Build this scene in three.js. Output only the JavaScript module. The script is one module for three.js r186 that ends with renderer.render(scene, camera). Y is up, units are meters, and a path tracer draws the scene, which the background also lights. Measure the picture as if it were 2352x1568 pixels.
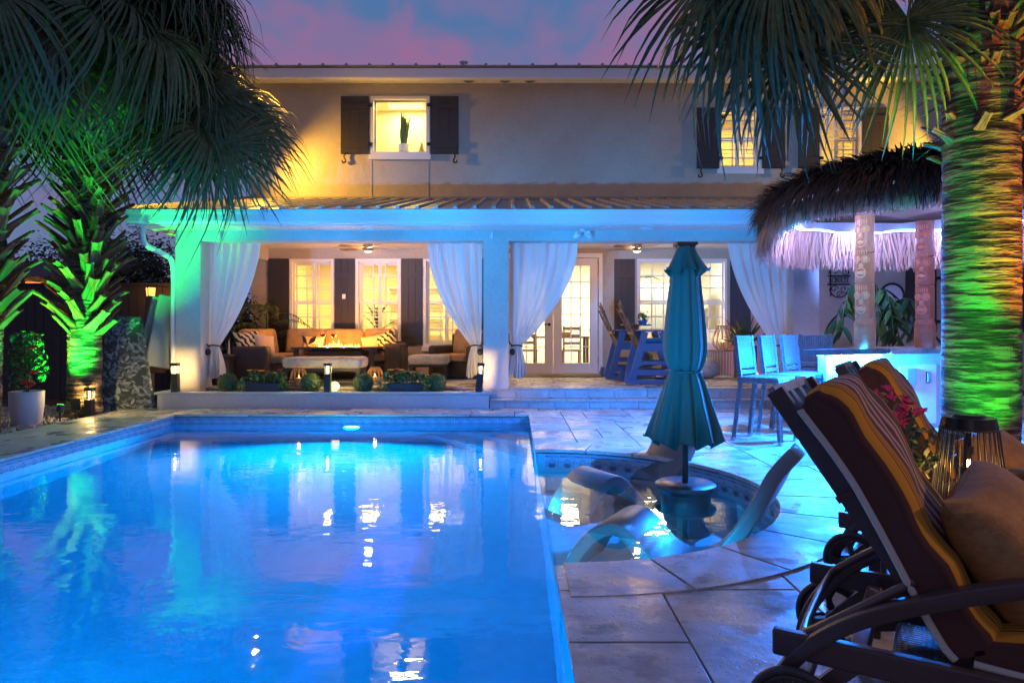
import * as THREE from 'three';
import { mergeGeometries, mergeVertices, toCreasedNormals } from 'three/addons/utils/BufferGeometryUtils.js';
import { RoundedBoxGeometry } from 'three/addons/geometries/RoundedBoxGeometry.js';
import { RectAreaLightUniformsLib } from 'three/addons/lights/RectAreaLightUniformsLib.js';
import { FontLoader } from 'three/addons/loaders/FontLoader.js';
import { TextGeometry } from 'three/addons/geometries/TextGeometry.js';
RectAreaLightUniformsLib.init();

// ---------------------------------------------------------------- camera, sky, sun, exposure
const scene = new THREE.Scene();
const EYE = 1.21;
const camera = new THREE.PerspectiveCamera(53.13, 2352 / 1568, 0.05, 300);
camera.position.set(0, EYE, 0);
camera.lookAt(0, EYE, -10);
camera.setViewOffset(2352, 1568, -3, 29, 2352, 1568);   // level camera, lens shifted
const renderer = new THREE.WebGLRenderer({ antialias: true });
renderer.toneMapping = THREE.LinearToneMapping;
renderer.toneMappingExposure = 1;
renderer.shadowMap.enabled = true;

function mulberry(a) { return () => { a |= 0; a = a + 0x6D2B79F5 | 0; let t = Math.imul(a ^ a >>> 15, 1 | a); t = t + Math.imul(t ^ t >>> 7, 61 | t) ^ t; return ((t ^ t >>> 14) >>> 0) / 4294967296; }; }
const hash2 = (x, y, s) => { let h = Math.imul(x, 374761393) + Math.imul(y, 668265263) + Math.imul(s, 974634777) | 0; h = Math.imul(h ^ h >>> 13, 1274126177); return ((h ^ h >>> 16) >>> 0) / 4294967296; };
function vnoise(x, y, px, py, s) {   // value noise that repeats every px, py cells
  const xi = Math.floor(x), yi = Math.floor(y), fx = x - xi, fy = y - yi, u = fx * fx * (3 - 2 * fx), v = fy * fy * (3 - 2 * fy);
  const m = (a, n) => ((a % n) + n) % n, X0 = m(xi, px), X1 = m(xi + 1, px), Y0 = m(yi, py), Y1 = m(yi + 1, py);
  return (hash2(X0, Y0, s) * (1 - u) + hash2(X1, Y0, s) * u) * (1 - v) + (hash2(X0, Y1, s) * (1 - u) + hash2(X1, Y1, s) * u) * v;
}
function fbm(x, y, px, py, s, oct = 4, gain = 0.5) { let a = 0, w = 1, t = 0, f = 1; for (let o = 0; o < oct; o++) { a += w * vnoise(x * f, y * f, px * f, py * f, s + o * 17); t += w; w *= gain; f *= 2; } return a / t; }
const clamp = (x, a = 0, b = 1) => Math.min(b, Math.max(a, x)), lerp = (a, b, t) => a + (b - a) * t;
const sstep = (a, b, x) => { const t = clamp((x - a) / (b - a)); return t * t * (3 - 2 * t); };

{ // dusk sky: blue air with rose clouds, the same all round
  const w = 1024, h = 512, data = new Float32Array(w * h * 4);
  for (let j = 0; j < h; j++) for (let i = 0; i < w; i++) {
    const el = ((j + 0.5) / h - 0.5) * 180, k = (j * w + i) * 4, e = Math.max(el, 0);
    const x = i / w * 32, y = e / 7.2;
    const c1 = fbm(x * 0.5 + 3.1 * fbm(x, y + 9, 32, 64, 5, 3), y + 1.5 * fbm(x + 7, y, 32, 64, 9, 3), 16, 64, 21, 5, 0.55);
    const streak = fbm(x * 2 + y * 1.4, y * 2.2 - x * 0.5, 64, 128, 41, 4, 0.55);
    let c = sstep(0.42, 0.66, c1) * 0.8 + sstep(0.5, 0.8, streak) * 0.34;
    c = clamp(c) * (0.55 + 0.45 * sstep(4, 18, e));
    const t = sstep(0, 60, e);
    const air = [lerp(0.1, 0.07, t), lerp(0.22, 0.18, t), lerp(0.44, 0.46, t)];
    const glow = Math.exp(-e / 9);
    const cl = [lerp(0.4, 0.32, t), lerp(0.17, 0.18, t), lerp(0.34, 0.38, t)];
    for (let q = 0; q < 3; q++) data[k + q] = lerp(air[q] + glow * [0.12, 0.02, -0.04][q], cl[q], c);
    data[k + 3] = 1;
  }
  const sky = new THREE.DataTexture(data, w, h, THREE.RGBAFormat, THREE.FloatType);
  sky.mapping = THREE.EquirectangularReflectionMapping; sky.magFilter = THREE.LinearFilter; sky.wrapS = THREE.RepeatWrapping; sky.needsUpdate = true;
  scene.background = sky; scene.environment = sky;
  scene.environmentIntensity = 0.85; scene.backgroundIntensity = 0.85;
}
const sun = new THREE.DirectionalLight(new THREE.Color(1, 0.72, 0.62), 0.05);   // last glow after sunset
sun.position.set(-8, 5, 10); sun.target.position.set(0, 0, -8); sun.shadow.radius = 40; sun.castShadow = true;
Object.assign(sun.shadow.camera, { left: -16, right: 16, top: 16, bottom: -16, near: 0.1, far: 60 });
scene.add(sun, sun.target);

// ---------------------------------------------------------------- helpers
const D2 = 1568;
const W = (x, y, d) => new THREE.Vector3(x, y, -d);
const at = (u, v, d) => W((u - 1179) / D2 * d, EYE + (755 - v) / D2 * d, d);   // a point at a known distance along a sight line: measuring only
const R = (a) => a * Math.PI / 180;
const used = new Map();
const numbered = (n) => { const k = used.get(n) ?? 0; used.set(n, k + 1); return k ? `${n}_${String(k).padStart(3, '0')}` : n; };
function clean(g0) { const g = g0.index ? g0.toNonIndexed() : g0; for (const k of Object.keys(g.attributes)) if (!['position', 'normal', 'uv', 'color'].includes(k)) g.deleteAttribute(k); if (!g.attributes.uv) g.setAttribute('uv', new THREE.BufferAttribute(new Float32Array(g.attributes.position.count * 2), 2)); return g; }
const mg = (list) => { const l = list.flat(9).map(clean); return l.length === 1 ? l[0] : mergeGeometries(l); };
function metric(g0, s = 1) {   // uv in metres from the dominant axis of each triangle
  const g = clean(g0), p = g.attributes.position, uv = new Float32Array(p.count * 2), a = new THREE.Vector3(), b = new THREE.Vector3(), c = new THREE.Vector3();
  for (let i = 0; i < p.count; i += 3) {
    a.fromBufferAttribute(p, i); b.fromBufferAttribute(p, i + 1).sub(a); c.fromBufferAttribute(p, i + 2).sub(a); b.cross(c);
    const X = Math.abs(b.x), Y = Math.abs(b.y), Z = Math.abs(b.z);
    for (let k = i; k < i + 3; k++) { const x = p.getX(k), y = p.getY(k), z = p.getZ(k); const [q, r] = Y >= X && Y >= Z ? [x, -z] : X >= Z ? [z, y] : [x, y]; uv[k * 2] = q * s; uv[k * 2 + 1] = r * s; }
  }
  g.setAttribute('uv', new THREE.BufferAttribute(uv, 2)); return g;
}
function put(g, x = 0, y = 0, z = 0, rx = 0, ry = 0, rz = 0) { const m = new THREE.Matrix4().makeRotationFromEuler(new THREE.Euler(rx, ry, rz)); m.setPosition(x, y, z); g.applyMatrix4(m); return g; }
const box = (w, h, d, x = 0, y = 0, z = 0, rx = 0, ry = 0, rz = 0) => put(metric(new THREE.BoxGeometry(w, h, d)), x, y, z, rx, ry, rz);
const rbox = (w, h, d, r, x = 0, y = 0, z = 0, rx = 0, ry = 0, rz = 0, seg = 2) => put(metric(new RoundedBoxGeometry(w, h, d, seg, Math.min(r, w / 2.01, h / 2.01, d / 2.01))), x, y, z, rx, ry, rz);
// box between two corners given as x0,x1,y0,y1,d0,d1 (d = distance in front of the camera)
const bb = (x0, x1, y0, y1, d0, d1) => box(x1 - x0, y1 - y0, d1 - d0, (x0 + x1) / 2, (y0 + y1) / 2, -(d0 + d1) / 2);
const cyl = (r1, r2, h, x = 0, y = 0, z = 0, seg = 16, rx = 0, ry = 0, rz = 0) => put(clean(new THREE.CylinderGeometry(r1, r2, h, seg)), x, y, z, rx, ry, rz);
const sph = (r, x = 0, y = 0, z = 0, a = 16, b = 12, sx = 1, sy = 1, sz = 1) => { const g = clean(new THREE.SphereGeometry(r, a, b)); g.scale(sx, sy, sz); return g.translate(x, y, z); };
const tor = (r, t, x = 0, y = 0, z = 0, rx = 0, ry = 0, rz = 0, a = 8, b = 32, arc = Math.PI * 2) => put(clean(new THREE.TorusGeometry(r, t, a, b, arc)), x, y, z, rx, ry, rz);
const V = (p) => p.isVector3 ? p : new THREE.Vector3(...p);
function tube(pts, r, seg = 0, rad = 8, closed = false) { const c = new THREE.CatmullRomCurve3(pts.map(V), closed, 'centripetal'); return clean(new THREE.TubeGeometry(c, seg || pts.length * 6, r, rad, closed)); }
function bar(a, b, w, h) {   // straight bar of w x h section
  a = V(a); b = V(b); const g = box(w, h, a.distanceTo(b)), m = new THREE.Matrix4().lookAt(a, b, new THREE.Vector3(0, 1, 0.001)); m.setPosition(a.clone().add(b).multiplyScalar(0.5)); return g.applyMatrix4(m);
}
const rod = (a, b, r, seg = 8) => { a = V(a); b = V(b); const g = clean(new THREE.CylinderGeometry(r, r, a.distanceTo(b), seg)), q = new THREE.Quaternion().setFromUnitVectors(new THREE.Vector3(0, 1, 0), b.clone().sub(a).normalize()); g.applyQuaternion(q); return g.translate((a.x + b.x) / 2, (a.y + b.y) / 2, (a.z + b.z) / 2); };
const lathe = (pts, seg = 32) => clean(new THREE.LatheGeometry(pts.map((p) => new THREE.Vector2(p[0], p[1])), seg));
const shp = (pts) => { const s = new THREE.Shape(); pts.forEach((p, i) => i ? s.lineTo(p[0], p[1]) : s.moveTo(p[0], p[1])); s.closePath(); return s; };
const ext = (shape, depth, bevel = 0, curve = 12) => metric(new THREE.ExtrudeGeometry(shape, { depth, bevelEnabled: bevel > 0, bevelSize: bevel, bevelThickness: bevel, bevelSegments: 2, curveSegments: curve }));
// plan shape (x, d) extruded upward from y0 to y1
const plan = (shape, y0, y1, bevel = 0, curve = 12) => { const g = new THREE.ExtrudeGeometry(shape, { depth: y1 - y0 - 2 * bevel, bevelEnabled: bevel > 0, bevelSize: bevel, bevelOffset: -bevel, bevelThickness: bevel, bevelSegments: 2, curveSegments: curve }); g.rotateX(-Math.PI / 2); g.translate(0, y0 + bevel, 0); return metric(g); };
function obj(name, geo, m, parent) { const o = new THREE.Mesh(Array.isArray(geo) ? mg(geo) : geo, m); o.name = parent ? name : numbered(name); (parent || scene).add(o); return o; }
function tag(o, label, category, group, kind) { if (label) o.userData.label = label; if (category) o.userData.category = category; if (group) o.userData.group = group; if (kind) o.userData.kind = kind; return o; }
function thing(name, label, category, p = [0, 0, 0], turn = 0, group) { const o = new THREE.Group(); o.name = numbered(name); if (p.isVector3) o.position.copy(p); else o.position.set(...p); o.rotation.y = turn; scene.add(o); return tag(o, label, category, group); }
const solo = (name, geo, m, label, category, group) => tag(obj(name, geo, m), label, category, group);
const struct = (name, geo, m) => tag(obj(name, geo, m), null, null, null, 'structure');
function dup(o, p, turn, label) { const c = o.clone(); c.name = numbered(o.name.replace(/_\d{3}$/, '')); c.userData = { ...o.userData, label }; scene.add(c); if (p) p.isVector3 ? c.position.copy(p) : c.position.set(...p); if (turn !== undefined) c.rotation.y = turn; return c; }
function smooth(g, angle = 0.7) { return toCreasedNormals(g, angle); }
function wobble(g, amp, freq, seed = 1) { // pushes vertices along the normal with smooth noise; equal points move together
  const p = g.attributes.position, n = g.attributes.normal;
  for (let i = 0; i < p.count; i++) { const x = p.getX(i), y = p.getY(i), z = p.getZ(i); const a = amp * (fbm((x + z * 0.7) * freq + 50, (y + z * 0.6) * freq + 50, 999, 999, seed, 3) - 0.5) * 2; p.setXYZ(i, x + n.getX(i) * a, y + n.getY(i) * a, z + n.getZ(i) * a); }
  return toCreasedNormals(g, 1.1);
}
function pillowGeo(w, h, t, seed = 1) {  // soft square cushion in the xy plane
  const n = 14, P = [], I = [], U = [];
  for (const s of [1, -1]) for (let j = 0; j <= n; j++) for (let i = 0; i <= n; i++) {
    let a = i / n * 2 - 1, b = j / n * 2 - 1; const pinch = 1 - 0.1 * (1 - Math.pow(Math.abs(a), 2)) * Math.abs(b) ** 4, pinch2 = 1 - 0.1 * (1 - b * b) * Math.abs(a) ** 4;
    const k = Math.pow(Math.max(0, (1 - a * a) * (1 - b * b)), 0.42) + 0.04 * (fbm(i * 0.5 + 4, j * 0.5 + 4, 99, 99, seed, 2) - 0.5) * (1 - a ** 4) * (1 - b ** 4);
    P.push(a * w / 2 * pinch2, b * h / 2 * pinch, s * t / 2 * k); U.push(s > 0 ? i / n : 1 - i / n, j / n);
  }
  const m = (n + 1) * (n + 1);
  for (let s = 0; s < 2; s++) for (let j = 0; j < n; j++) for (let i = 0; i < n; i++) { const a = s * m + j * (n + 1) + i, b = a + 1, c = a + n + 1, d = c + 1; s ? I.push(a, c, b, b, c, d) : I.push(a, b, c, b, d, c); }
  const g = new THREE.BufferGeometry(); g.setAttribute('position', new THREE.Float32BufferAttribute(P, 3)); g.setAttribute('uv', new THREE.Float32BufferAttribute(U, 2)); g.setIndex(I); g.computeVertexNormals(); return clean(g);
}
// ---------------------------------------------------------------- textures
function dataTex(w, h, f, srgb, rep = 1) { // f(x, y) -> number or [r, g, b] in 0..1
  const d = new Uint8Array(w * h * 4);
  for (let j = 0; j < h; j++) for (let i = 0; i < w; i++) { const c = f(i, j), k = (j * w + i) * 4; for (let q = 0; q < 3; q++) d[k + q] = clamp(c.length ? c[q] : c) * 255; d[k + 3] = 255; }
  const t = new THREE.DataTexture(d, w, h); t.wrapS = t.wrapT = THREE.RepeatWrapping; t.magFilter = THREE.LinearFilter; t.minFilter = THREE.LinearMipmapLinearFilter; t.generateMipmaps = true; if (srgb) t.colorSpace = THREE.SRGBColorSpace; t.repeat.set(rep, rep); t.needsUpdate = true; return t;
}
const again = (t, x, y = x) => { const c = t.clone(); c.repeat.set(x, y); c.needsUpdate = true; return c; };
function canvasTex(w, h, draw) { const c = document.createElement('canvas'); c.width = w; c.height = h; draw(c.getContext('2d'), w, h); const t = new THREE.CanvasTexture(c); t.colorSpace = THREE.SRGBColorSpace; t.wrapS = t.wrapT = THREE.RepeatWrapping; return t; }
const T = {};
T.grain = dataTex(256, 256, (x, y) => fbm(x / 4, y / 4, 64, 64, 3, 4, 0.6), false);
T.mottle = dataTex(512, 512, (x, y) => { const a = fbm(x / 64, y / 64, 8, 8, 11, 6, 0.6), b = fbm(x / 8, y / 8, 64, 64, 12, 3); return 0.72 + 0.3 * (a - 0.5) + 0.16 * (b - 0.5) + 0.14; }, true);
T.stone = dataTex(1024, 1024, (x, y) => { const a = fbm(x / 128, y / 128, 8, 8, 31, 6, 0.58), b = fbm(x / 170, y / 24, 6, 42, 32, 4, 0.6), pit = fbm(x / 7, y / 5, 146, 204, 33, 2) > 0.8 && a > 0.46 ? 0.24 : 0, st = sstep(0.58, 0.75, fbm(x / 90, y / 90, 11, 11, 36, 4)) * 0.12; const k = 0.8 + 0.32 * (a - 0.5) + 0.16 * (b - 0.5) - pit - st; return [k, k * 0.98, k * 0.95]; }, true);
T.stoneBump = dataTex(512, 512, (x, y) => fbm(x / 32, y / 32, 16, 16, 34, 5, 0.6) - (fbm(x / 5, y / 4, 102, 128, 33, 2) > 0.8 ? 0.5 : 0), false);
T.wet = dataTex(512, 512, (x, y) => { const a = fbm(x / 64, y / 64, 8, 8, 71, 5, 0.55); return 0.3 + 0.62 * sstep(0.38, 0.6, a) + 0.1 * (fbm(x / 6, y / 6, 85, 85, 72, 2) - 0.5); }, false);
T.weave = dataTex(64, 64, (x, y) => { const cx = Math.floor(x / 16), cy = Math.floor(y / 16), o = (cx + cy) % 2; const u = (x % 16) / 16, v = (y % 16) / 16; return o ? 0.35 + 0.65 * Math.sin(u * Math.PI) * (0.6 + 0.4 * Math.sin(v * Math.PI)) : 0.35 + 0.65 * Math.sin(v * Math.PI) * (0.6 + 0.4 * Math.sin(u * Math.PI)); }, false);
T.weaveColor = dataTex(64, 64, (x, y) => { const cx = Math.floor(x / 16), cy = Math.floor(y / 16), o = (cx + cy) % 2; const u = (x % 16) / 16, v = (y % 16) / 16, e = o ? Math.abs(u - 0.5) : Math.abs(v - 0.5), gap = o ? Math.abs(v - 0.5) > 0.44 : Math.abs(u - 0.5) > 0.44; const k = (gap ? 0.35 : 0.8 - 0.3 * e) + 0.2 * hash2(cx, cy, 3); return [k, k, k]; }, true);
T.cloth = dataTex(64, 64, (x, y) => 0.5 + 0.25 * Math.sin(x / 64 * Math.PI * 32) + 0.25 * Math.sin(y / 64 * Math.PI * 32), false);
T.wood = dataTex(512, 512, (x, y) => { const a = fbm(x / 6, y / 128, 85, 4, 51, 4, 0.6), b = fbm(x / 64, y / 256, 8, 2, 52, 3); const k = 0.55 + 0.7 * (a - 0.5) + 0.4 * (b - 0.5); return [k + 0.18, k + 0.02, k - 0.08]; }, true);
T.water = dataTex(512, 512, (x, y) => 0.6 * fbm(x / 40, y / 24, 13, 21, 61, 4, 0.5) + 0.4 * fbm(x / 100, y / 128, 5, 4, 62, 3, 0.5), false);
T.bark = dataTex(512, 512, (x, y) => { const r = fbm(x / 128, y / 8, 4, 64, 81, 5, 0.6), c = Math.abs(fbm(x / 8, y / 64, 64, 8, 82, 3) - 0.5) * 2; return clamp(sstep(0.3, 0.62, r) * 0.8 + 0.2 * c); }, false);
T.barkColor = dataTex(512, 512, (x, y) => { const r = fbm(x / 128, y / 8, 4, 64, 81, 5, 0.6), k = 0.35 + 0.6 * sstep(0.28, 0.66, r), b = fbm(x / 60, y / 80, 9, 6, 83, 4); return [k * (0.9 + 0.12 * b), k * (0.82 + 0.1 * b), k * 0.74]; }, true);
T.plaster = dataTex(512, 512, (x, y) => { const a = fbm(x / 100, y / 100, 5, 5, 91, 6, 0.55), b = fbm(x / 12, y / 12, 43, 43, 92, 3); const k = 0.88 + 0.07 * (a - 0.5) + 0.07 * (b - 0.5); return [k, k, k]; }, true);
T.leafgrain = dataTex(128, 128, (x, y) => 0.7 + 0.5 * (fbm(x / 4, y / 32, 32, 4, 95, 3) - 0.5), true);
// ---------------------------------------------------------------- materials (linear base colours)
function mat(rgb, rough = 0.8, o = {}) { const { bump, bs, map, rep, rmap, physical, ...rest } = o; const p = { roughness: rough, ...rest }; const C = Object.keys(rest).some((k) => ['clearcoat', 'sheen', 'transmission', 'ior', 'thickness'].includes(k)) ? THREE.MeshPhysicalMaterial : THREE.MeshStandardMaterial; const m = new C(p); m.color.setRGB(...rgb); if (bump) { m.bumpMap = rep ? again(bump, rep) : bump; m.bumpScale = bs ?? 0.002; } if (map) m.map = rep ? again(map, rep) : map; if (rmap) m.roughnessMap = rmap; return m; }
const glow = (rgb, power, base = [0.6, 0.6, 0.6]) => { const m = mat(base, 0.5); m.emissive.setRGB(...rgb); m.emissiveIntensity = power; return m; };
const M = {
  stucco: mat([0.7, 0.67, 0.63], 0.85, { bump: again(T.grain, 1.6), bs: 0.0015, map: again(T.plaster, 0.9) }),
  wall: mat([0.6, 0.53, 0.43], 0.85, { bump: again(T.grain, 1.6), bs: 0.0015, map: again(T.plaster, 0.9) }),
  trim: mat([0.78, 0.77, 0.74], 0.5, { bump: again(T.grain, 1), bs: 0.0006 }),
  white: mat([0.8, 0.8, 0.78], 0.45), gutter: mat([0.78, 0.78, 0.77], 0.35),
  shutter: mat([0.035, 0.03, 0.03], 0.55, { bump: again(T.grain, 3), bs: 0.0008 }),
  iron: mat([0.02, 0.02, 0.022], 0.5, { metalness: 0.4 }), black: mat([0.018, 0.018, 0.02], 0.45),
  roofMetal: mat([0.42, 0.4, 0.37], 0.42, { metalness: 0.25, map: again(T.mottle, 0.7) }),
  pane: mat([1, 1, 1], 0.02, { transmission: 1, thickness: 0, ior: 1.45 }),
  stone: mat([0.7, 0.68, 0.68], 0.62, { map: again(T.stone, 0.55), bump: again(T.stoneBump, 0.9), bs: 0.0025, rmap: again(T.wet, 0.33) }),
  stone2: mat([0.63, 0.61, 0.61], 0.6, { map: again(T.stone, 0.47), bump: again(T.stoneBump, 0.8), bs: 0.0025, rmap: again(T.wet, 0.29) }),
  stone3: mat([0.74, 0.72, 0.72], 0.64, { map: again(T.stone, 0.63), bump: again(T.stoneBump, 1.0), bs: 0.0025, rmap: again(T.wet, 0.37) }),
  mortar: mat([0.16, 0.13, 0.1], 0.95, { bump: again(T.grain, 8), bs: 0.003 }),
  concrete: mat([0.55, 0.52, 0.47], 0.85, { map: again(T.mottle, 0.5), bump: again(T.grain, 2), bs: 0.002 }),
  poolPlaster: mat([0.13, 0.54, 0.68], 0.8, { map: again(T.plaster, 0.3) }),
  brass: mat([0.5, 0.42, 0.32], 0.3, { metalness: 0.9 }), steel: mat([0.6, 0.6, 0.6], 0.25, { metalness: 1 }),
  wickerDark: mat([0.07, 0.05, 0.04], 0.5, { map: again(T.weaveColor, 12), bump: again(T.weave, 12), bs: 0.006 }),
  wickerGrey: mat([0.2, 0.2, 0.21], 0.34, { map: again(T.weaveColor, 9), bump: again(T.weave, 9), bs: 0.012 }),
  tan: mat([0.55, 0.36, 0.19], 0.9, { bump: again(T.cloth, 14), bs: 0.0006, map: again(T.mottle, 1.2) }),
  cream: mat([0.62, 0.58, 0.5], 0.9, { bump: again(T.cloth, 14), bs: 0.0006, map: again(T.mottle, 1.2) }),
  curtain: mat([0.78, 0.77, 0.76], 0.85, { bump: again(T.cloth, 20), bs: 0.0004, transmission: 0.3, thickness: 0 }),
  darkWood: mat([0.05, 0.035, 0.025], 0.5, { bump: again(T.grain, 3), bs: 0.001 }),
  frond: [mat([0.1, 0.19, 0.06], 0.5, { side: THREE.DoubleSide, map: T.leafgrain }), mat([0.16, 0.22, 0.06], 0.55, { side: THREE.DoubleSide, map: T.leafgrain }), mat([0.2, 0.17, 0.07], 0.6, { side: THREE.DoubleSide, map: T.leafgrain })],
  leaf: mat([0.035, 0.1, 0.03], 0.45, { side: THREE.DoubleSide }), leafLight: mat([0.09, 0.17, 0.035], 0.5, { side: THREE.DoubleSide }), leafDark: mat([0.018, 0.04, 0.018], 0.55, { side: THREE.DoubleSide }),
  soil: mat([0.05, 0.035, 0.025], 1), terracotta: mat([0.35, 0.16, 0.09], 0.8),
};
M.stones = [M.stone, M.stone2, M.stone3];
function point(p, rgb, i, soft = 1, parent) { const l = new THREE.PointLight(new THREE.Color().setRGB(...rgb), i); l.position.copy(V(p)); l.shadow.radius = soft; l.castShadow = true; l.name = 'lamp_glow'; (parent || scene).add(l); return l; }
function spot(p, to, rgb, i, half, pen = 0.6, soft = 3) { const l = new THREE.SpotLight(new THREE.Color().setRGB(...rgb), i, 0, half, pen); l.position.copy(V(p)); l.target.position.copy(V(to)); l.shadow.radius = soft; l.castShadow = true; l.name = 'lamp_beam'; scene.add(l, l.target); return l; }
function area(p, to, w, h, rgb, i) { const l = new THREE.RectAreaLight(new THREE.Color().setRGB(...rgb), i, w, h); l.position.copy(V(p)); l.lookAt(V(to)); l.name = 'lamp_panel'; scene.add(l); return l; }
function leafCloud(n, r, size, seed, shell = 0.75, sy = 1) { // many small leaf faces through a ball's outer volume
  const rnd = mulberry(seed), P = [], N = [], c = new THREE.Vector3(), a = new THREE.Vector3(), b = new THREE.Vector3(), nn = new THREE.Vector3();
  for (let i = 0; i < n; i++) {
    c.set(rnd() * 2 - 1, rnd() * 2 - 1, rnd() * 2 - 1); if (c.lengthSq() > 1 || c.lengthSq() < 0.01) { i--; continue; }
    c.normalize(); nn.copy(c); c.multiplyScalar(r * (shell + (1 - shell) * rnd())); c.y *= sy;
    nn.x += (rnd() - 0.5) * 1.4; nn.y += (rnd() - 0.5) * 1.4 + 0.3; nn.z += (rnd() - 0.5) * 1.4; nn.normalize();
    a.set(rnd() - 0.5, rnd() - 0.5, rnd() - 0.5).cross(nn).normalize(); b.crossVectors(nn, a); const s = size * (0.6 + 0.8 * rnd());
    const q = [c.clone().addScaledVector(a, -s), c.clone().addScaledVector(b, -s * 0.45), c.clone().addScaledVector(a, s), c.clone().addScaledVector(b, s * 0.45)];
    for (const k of [0, 1, 2, 0, 2, 3]) { P.push(q[k].x, q[k].y, q[k].z); N.push(nn.x, nn.y, nn.z); }
  }
  const g = new THREE.BufferGeometry(); g.setAttribute('position', new THREE.Float32BufferAttribute(P, 3)); g.setAttribute('normal', new THREE.Float32BufferAttribute(N, 3)); return clean(g);
}
// a long leaf blade from the origin along +x, arching down; tri strips
function blade(len, w, arch, n = 5, fold = 0.25, twist = 0) {
  const P = [], I = [], U = [];
  for (let i = 0; i <= n; i++) { const t = i / n, x = len * t, y = -arch * t * t, ww = w * Math.sin(Math.PI * Math.min(1, 0.12 + t * 0.88)) ** 0.8 * 0.5, z = twist * t * t; for (const s of [-1, 0, 1]) { P.push(x, y + (s ? -0 : -fold * ww * 2), z + s * ww); U.push(t, s * 0.5 + 0.5); } }
  for (let i = 0; i < n; i++) for (let k = 0; k < 2; k++) { const a = i * 3 + k; I.push(a, a + 1, a + 3, a + 1, a + 4, a + 3); }
  const g = new THREE.BufferGeometry(); g.setAttribute('position', new THREE.Float32BufferAttribute(P, 3)); g.setAttribute('uv', new THREE.Float32BufferAttribute(U, 2)); g.setIndex(I); g.computeVertexNormals(); return clean(g);
}
// ================================================================ ground, pool, deck
const PX0 = -4.76, PX1 = 0.232, PD0 = 1.2, PD1 = 9.58, LC = [0.25, 5.15], LR = 1.67, WATER = -0.125, FLOOR = -1.3, SHELF = -0.4;
const RING = LR + 0.42;
function poolOutline(grow = 0) { // rectangle with a half-round shelf on the right
  const s = new THREE.Shape(), r = LR + grow; s.moveTo(PX0 - grow, PD0 - grow); s.lineTo(PX1 + grow, PD0 - grow);
  const a0 = -Math.PI / 2 + Math.asin(clamp((PX1 + grow - LC[0]) / r, -1, 1)); s.lineTo(PX1 + grow, LC[1] - r * Math.cos(Math.PI / 2 + a0));
  for (let i = 0; i <= 40; i++) { const a = a0 + (Math.PI - 2 * (a0 + Math.PI / 2)) * i / 40; s.lineTo(LC[0] + r * Math.cos(a), LC[1] + r * Math.sin(a)); }
  s.lineTo(PX1 + grow, PD1 + grow); s.lineTo(PX0 - grow, PD1 + grow); s.closePath(); return s;
}
{ // earth sheet to the horizon with the pool cut out, and the mortar bed under the pavers
  const big = shp([[-90, -60], [90, -60], [90, 120], [-90, 120]]); big.holes.push(new THREE.Path(poolOutline(0.12).getPoints(4)));
  struct('ground', plan(big, -0.2, -0.075), mat([0.09, 0.075, 0.055], 1, { map: again(T.mottle, 0.4), bump: again(T.grain, 2), bs: 0.01 }));
}
const deck = tag(new THREE.Group(), null, null, null, 'structure'); deck.name = 'pool_deck'; scene.add(deck);
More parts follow.
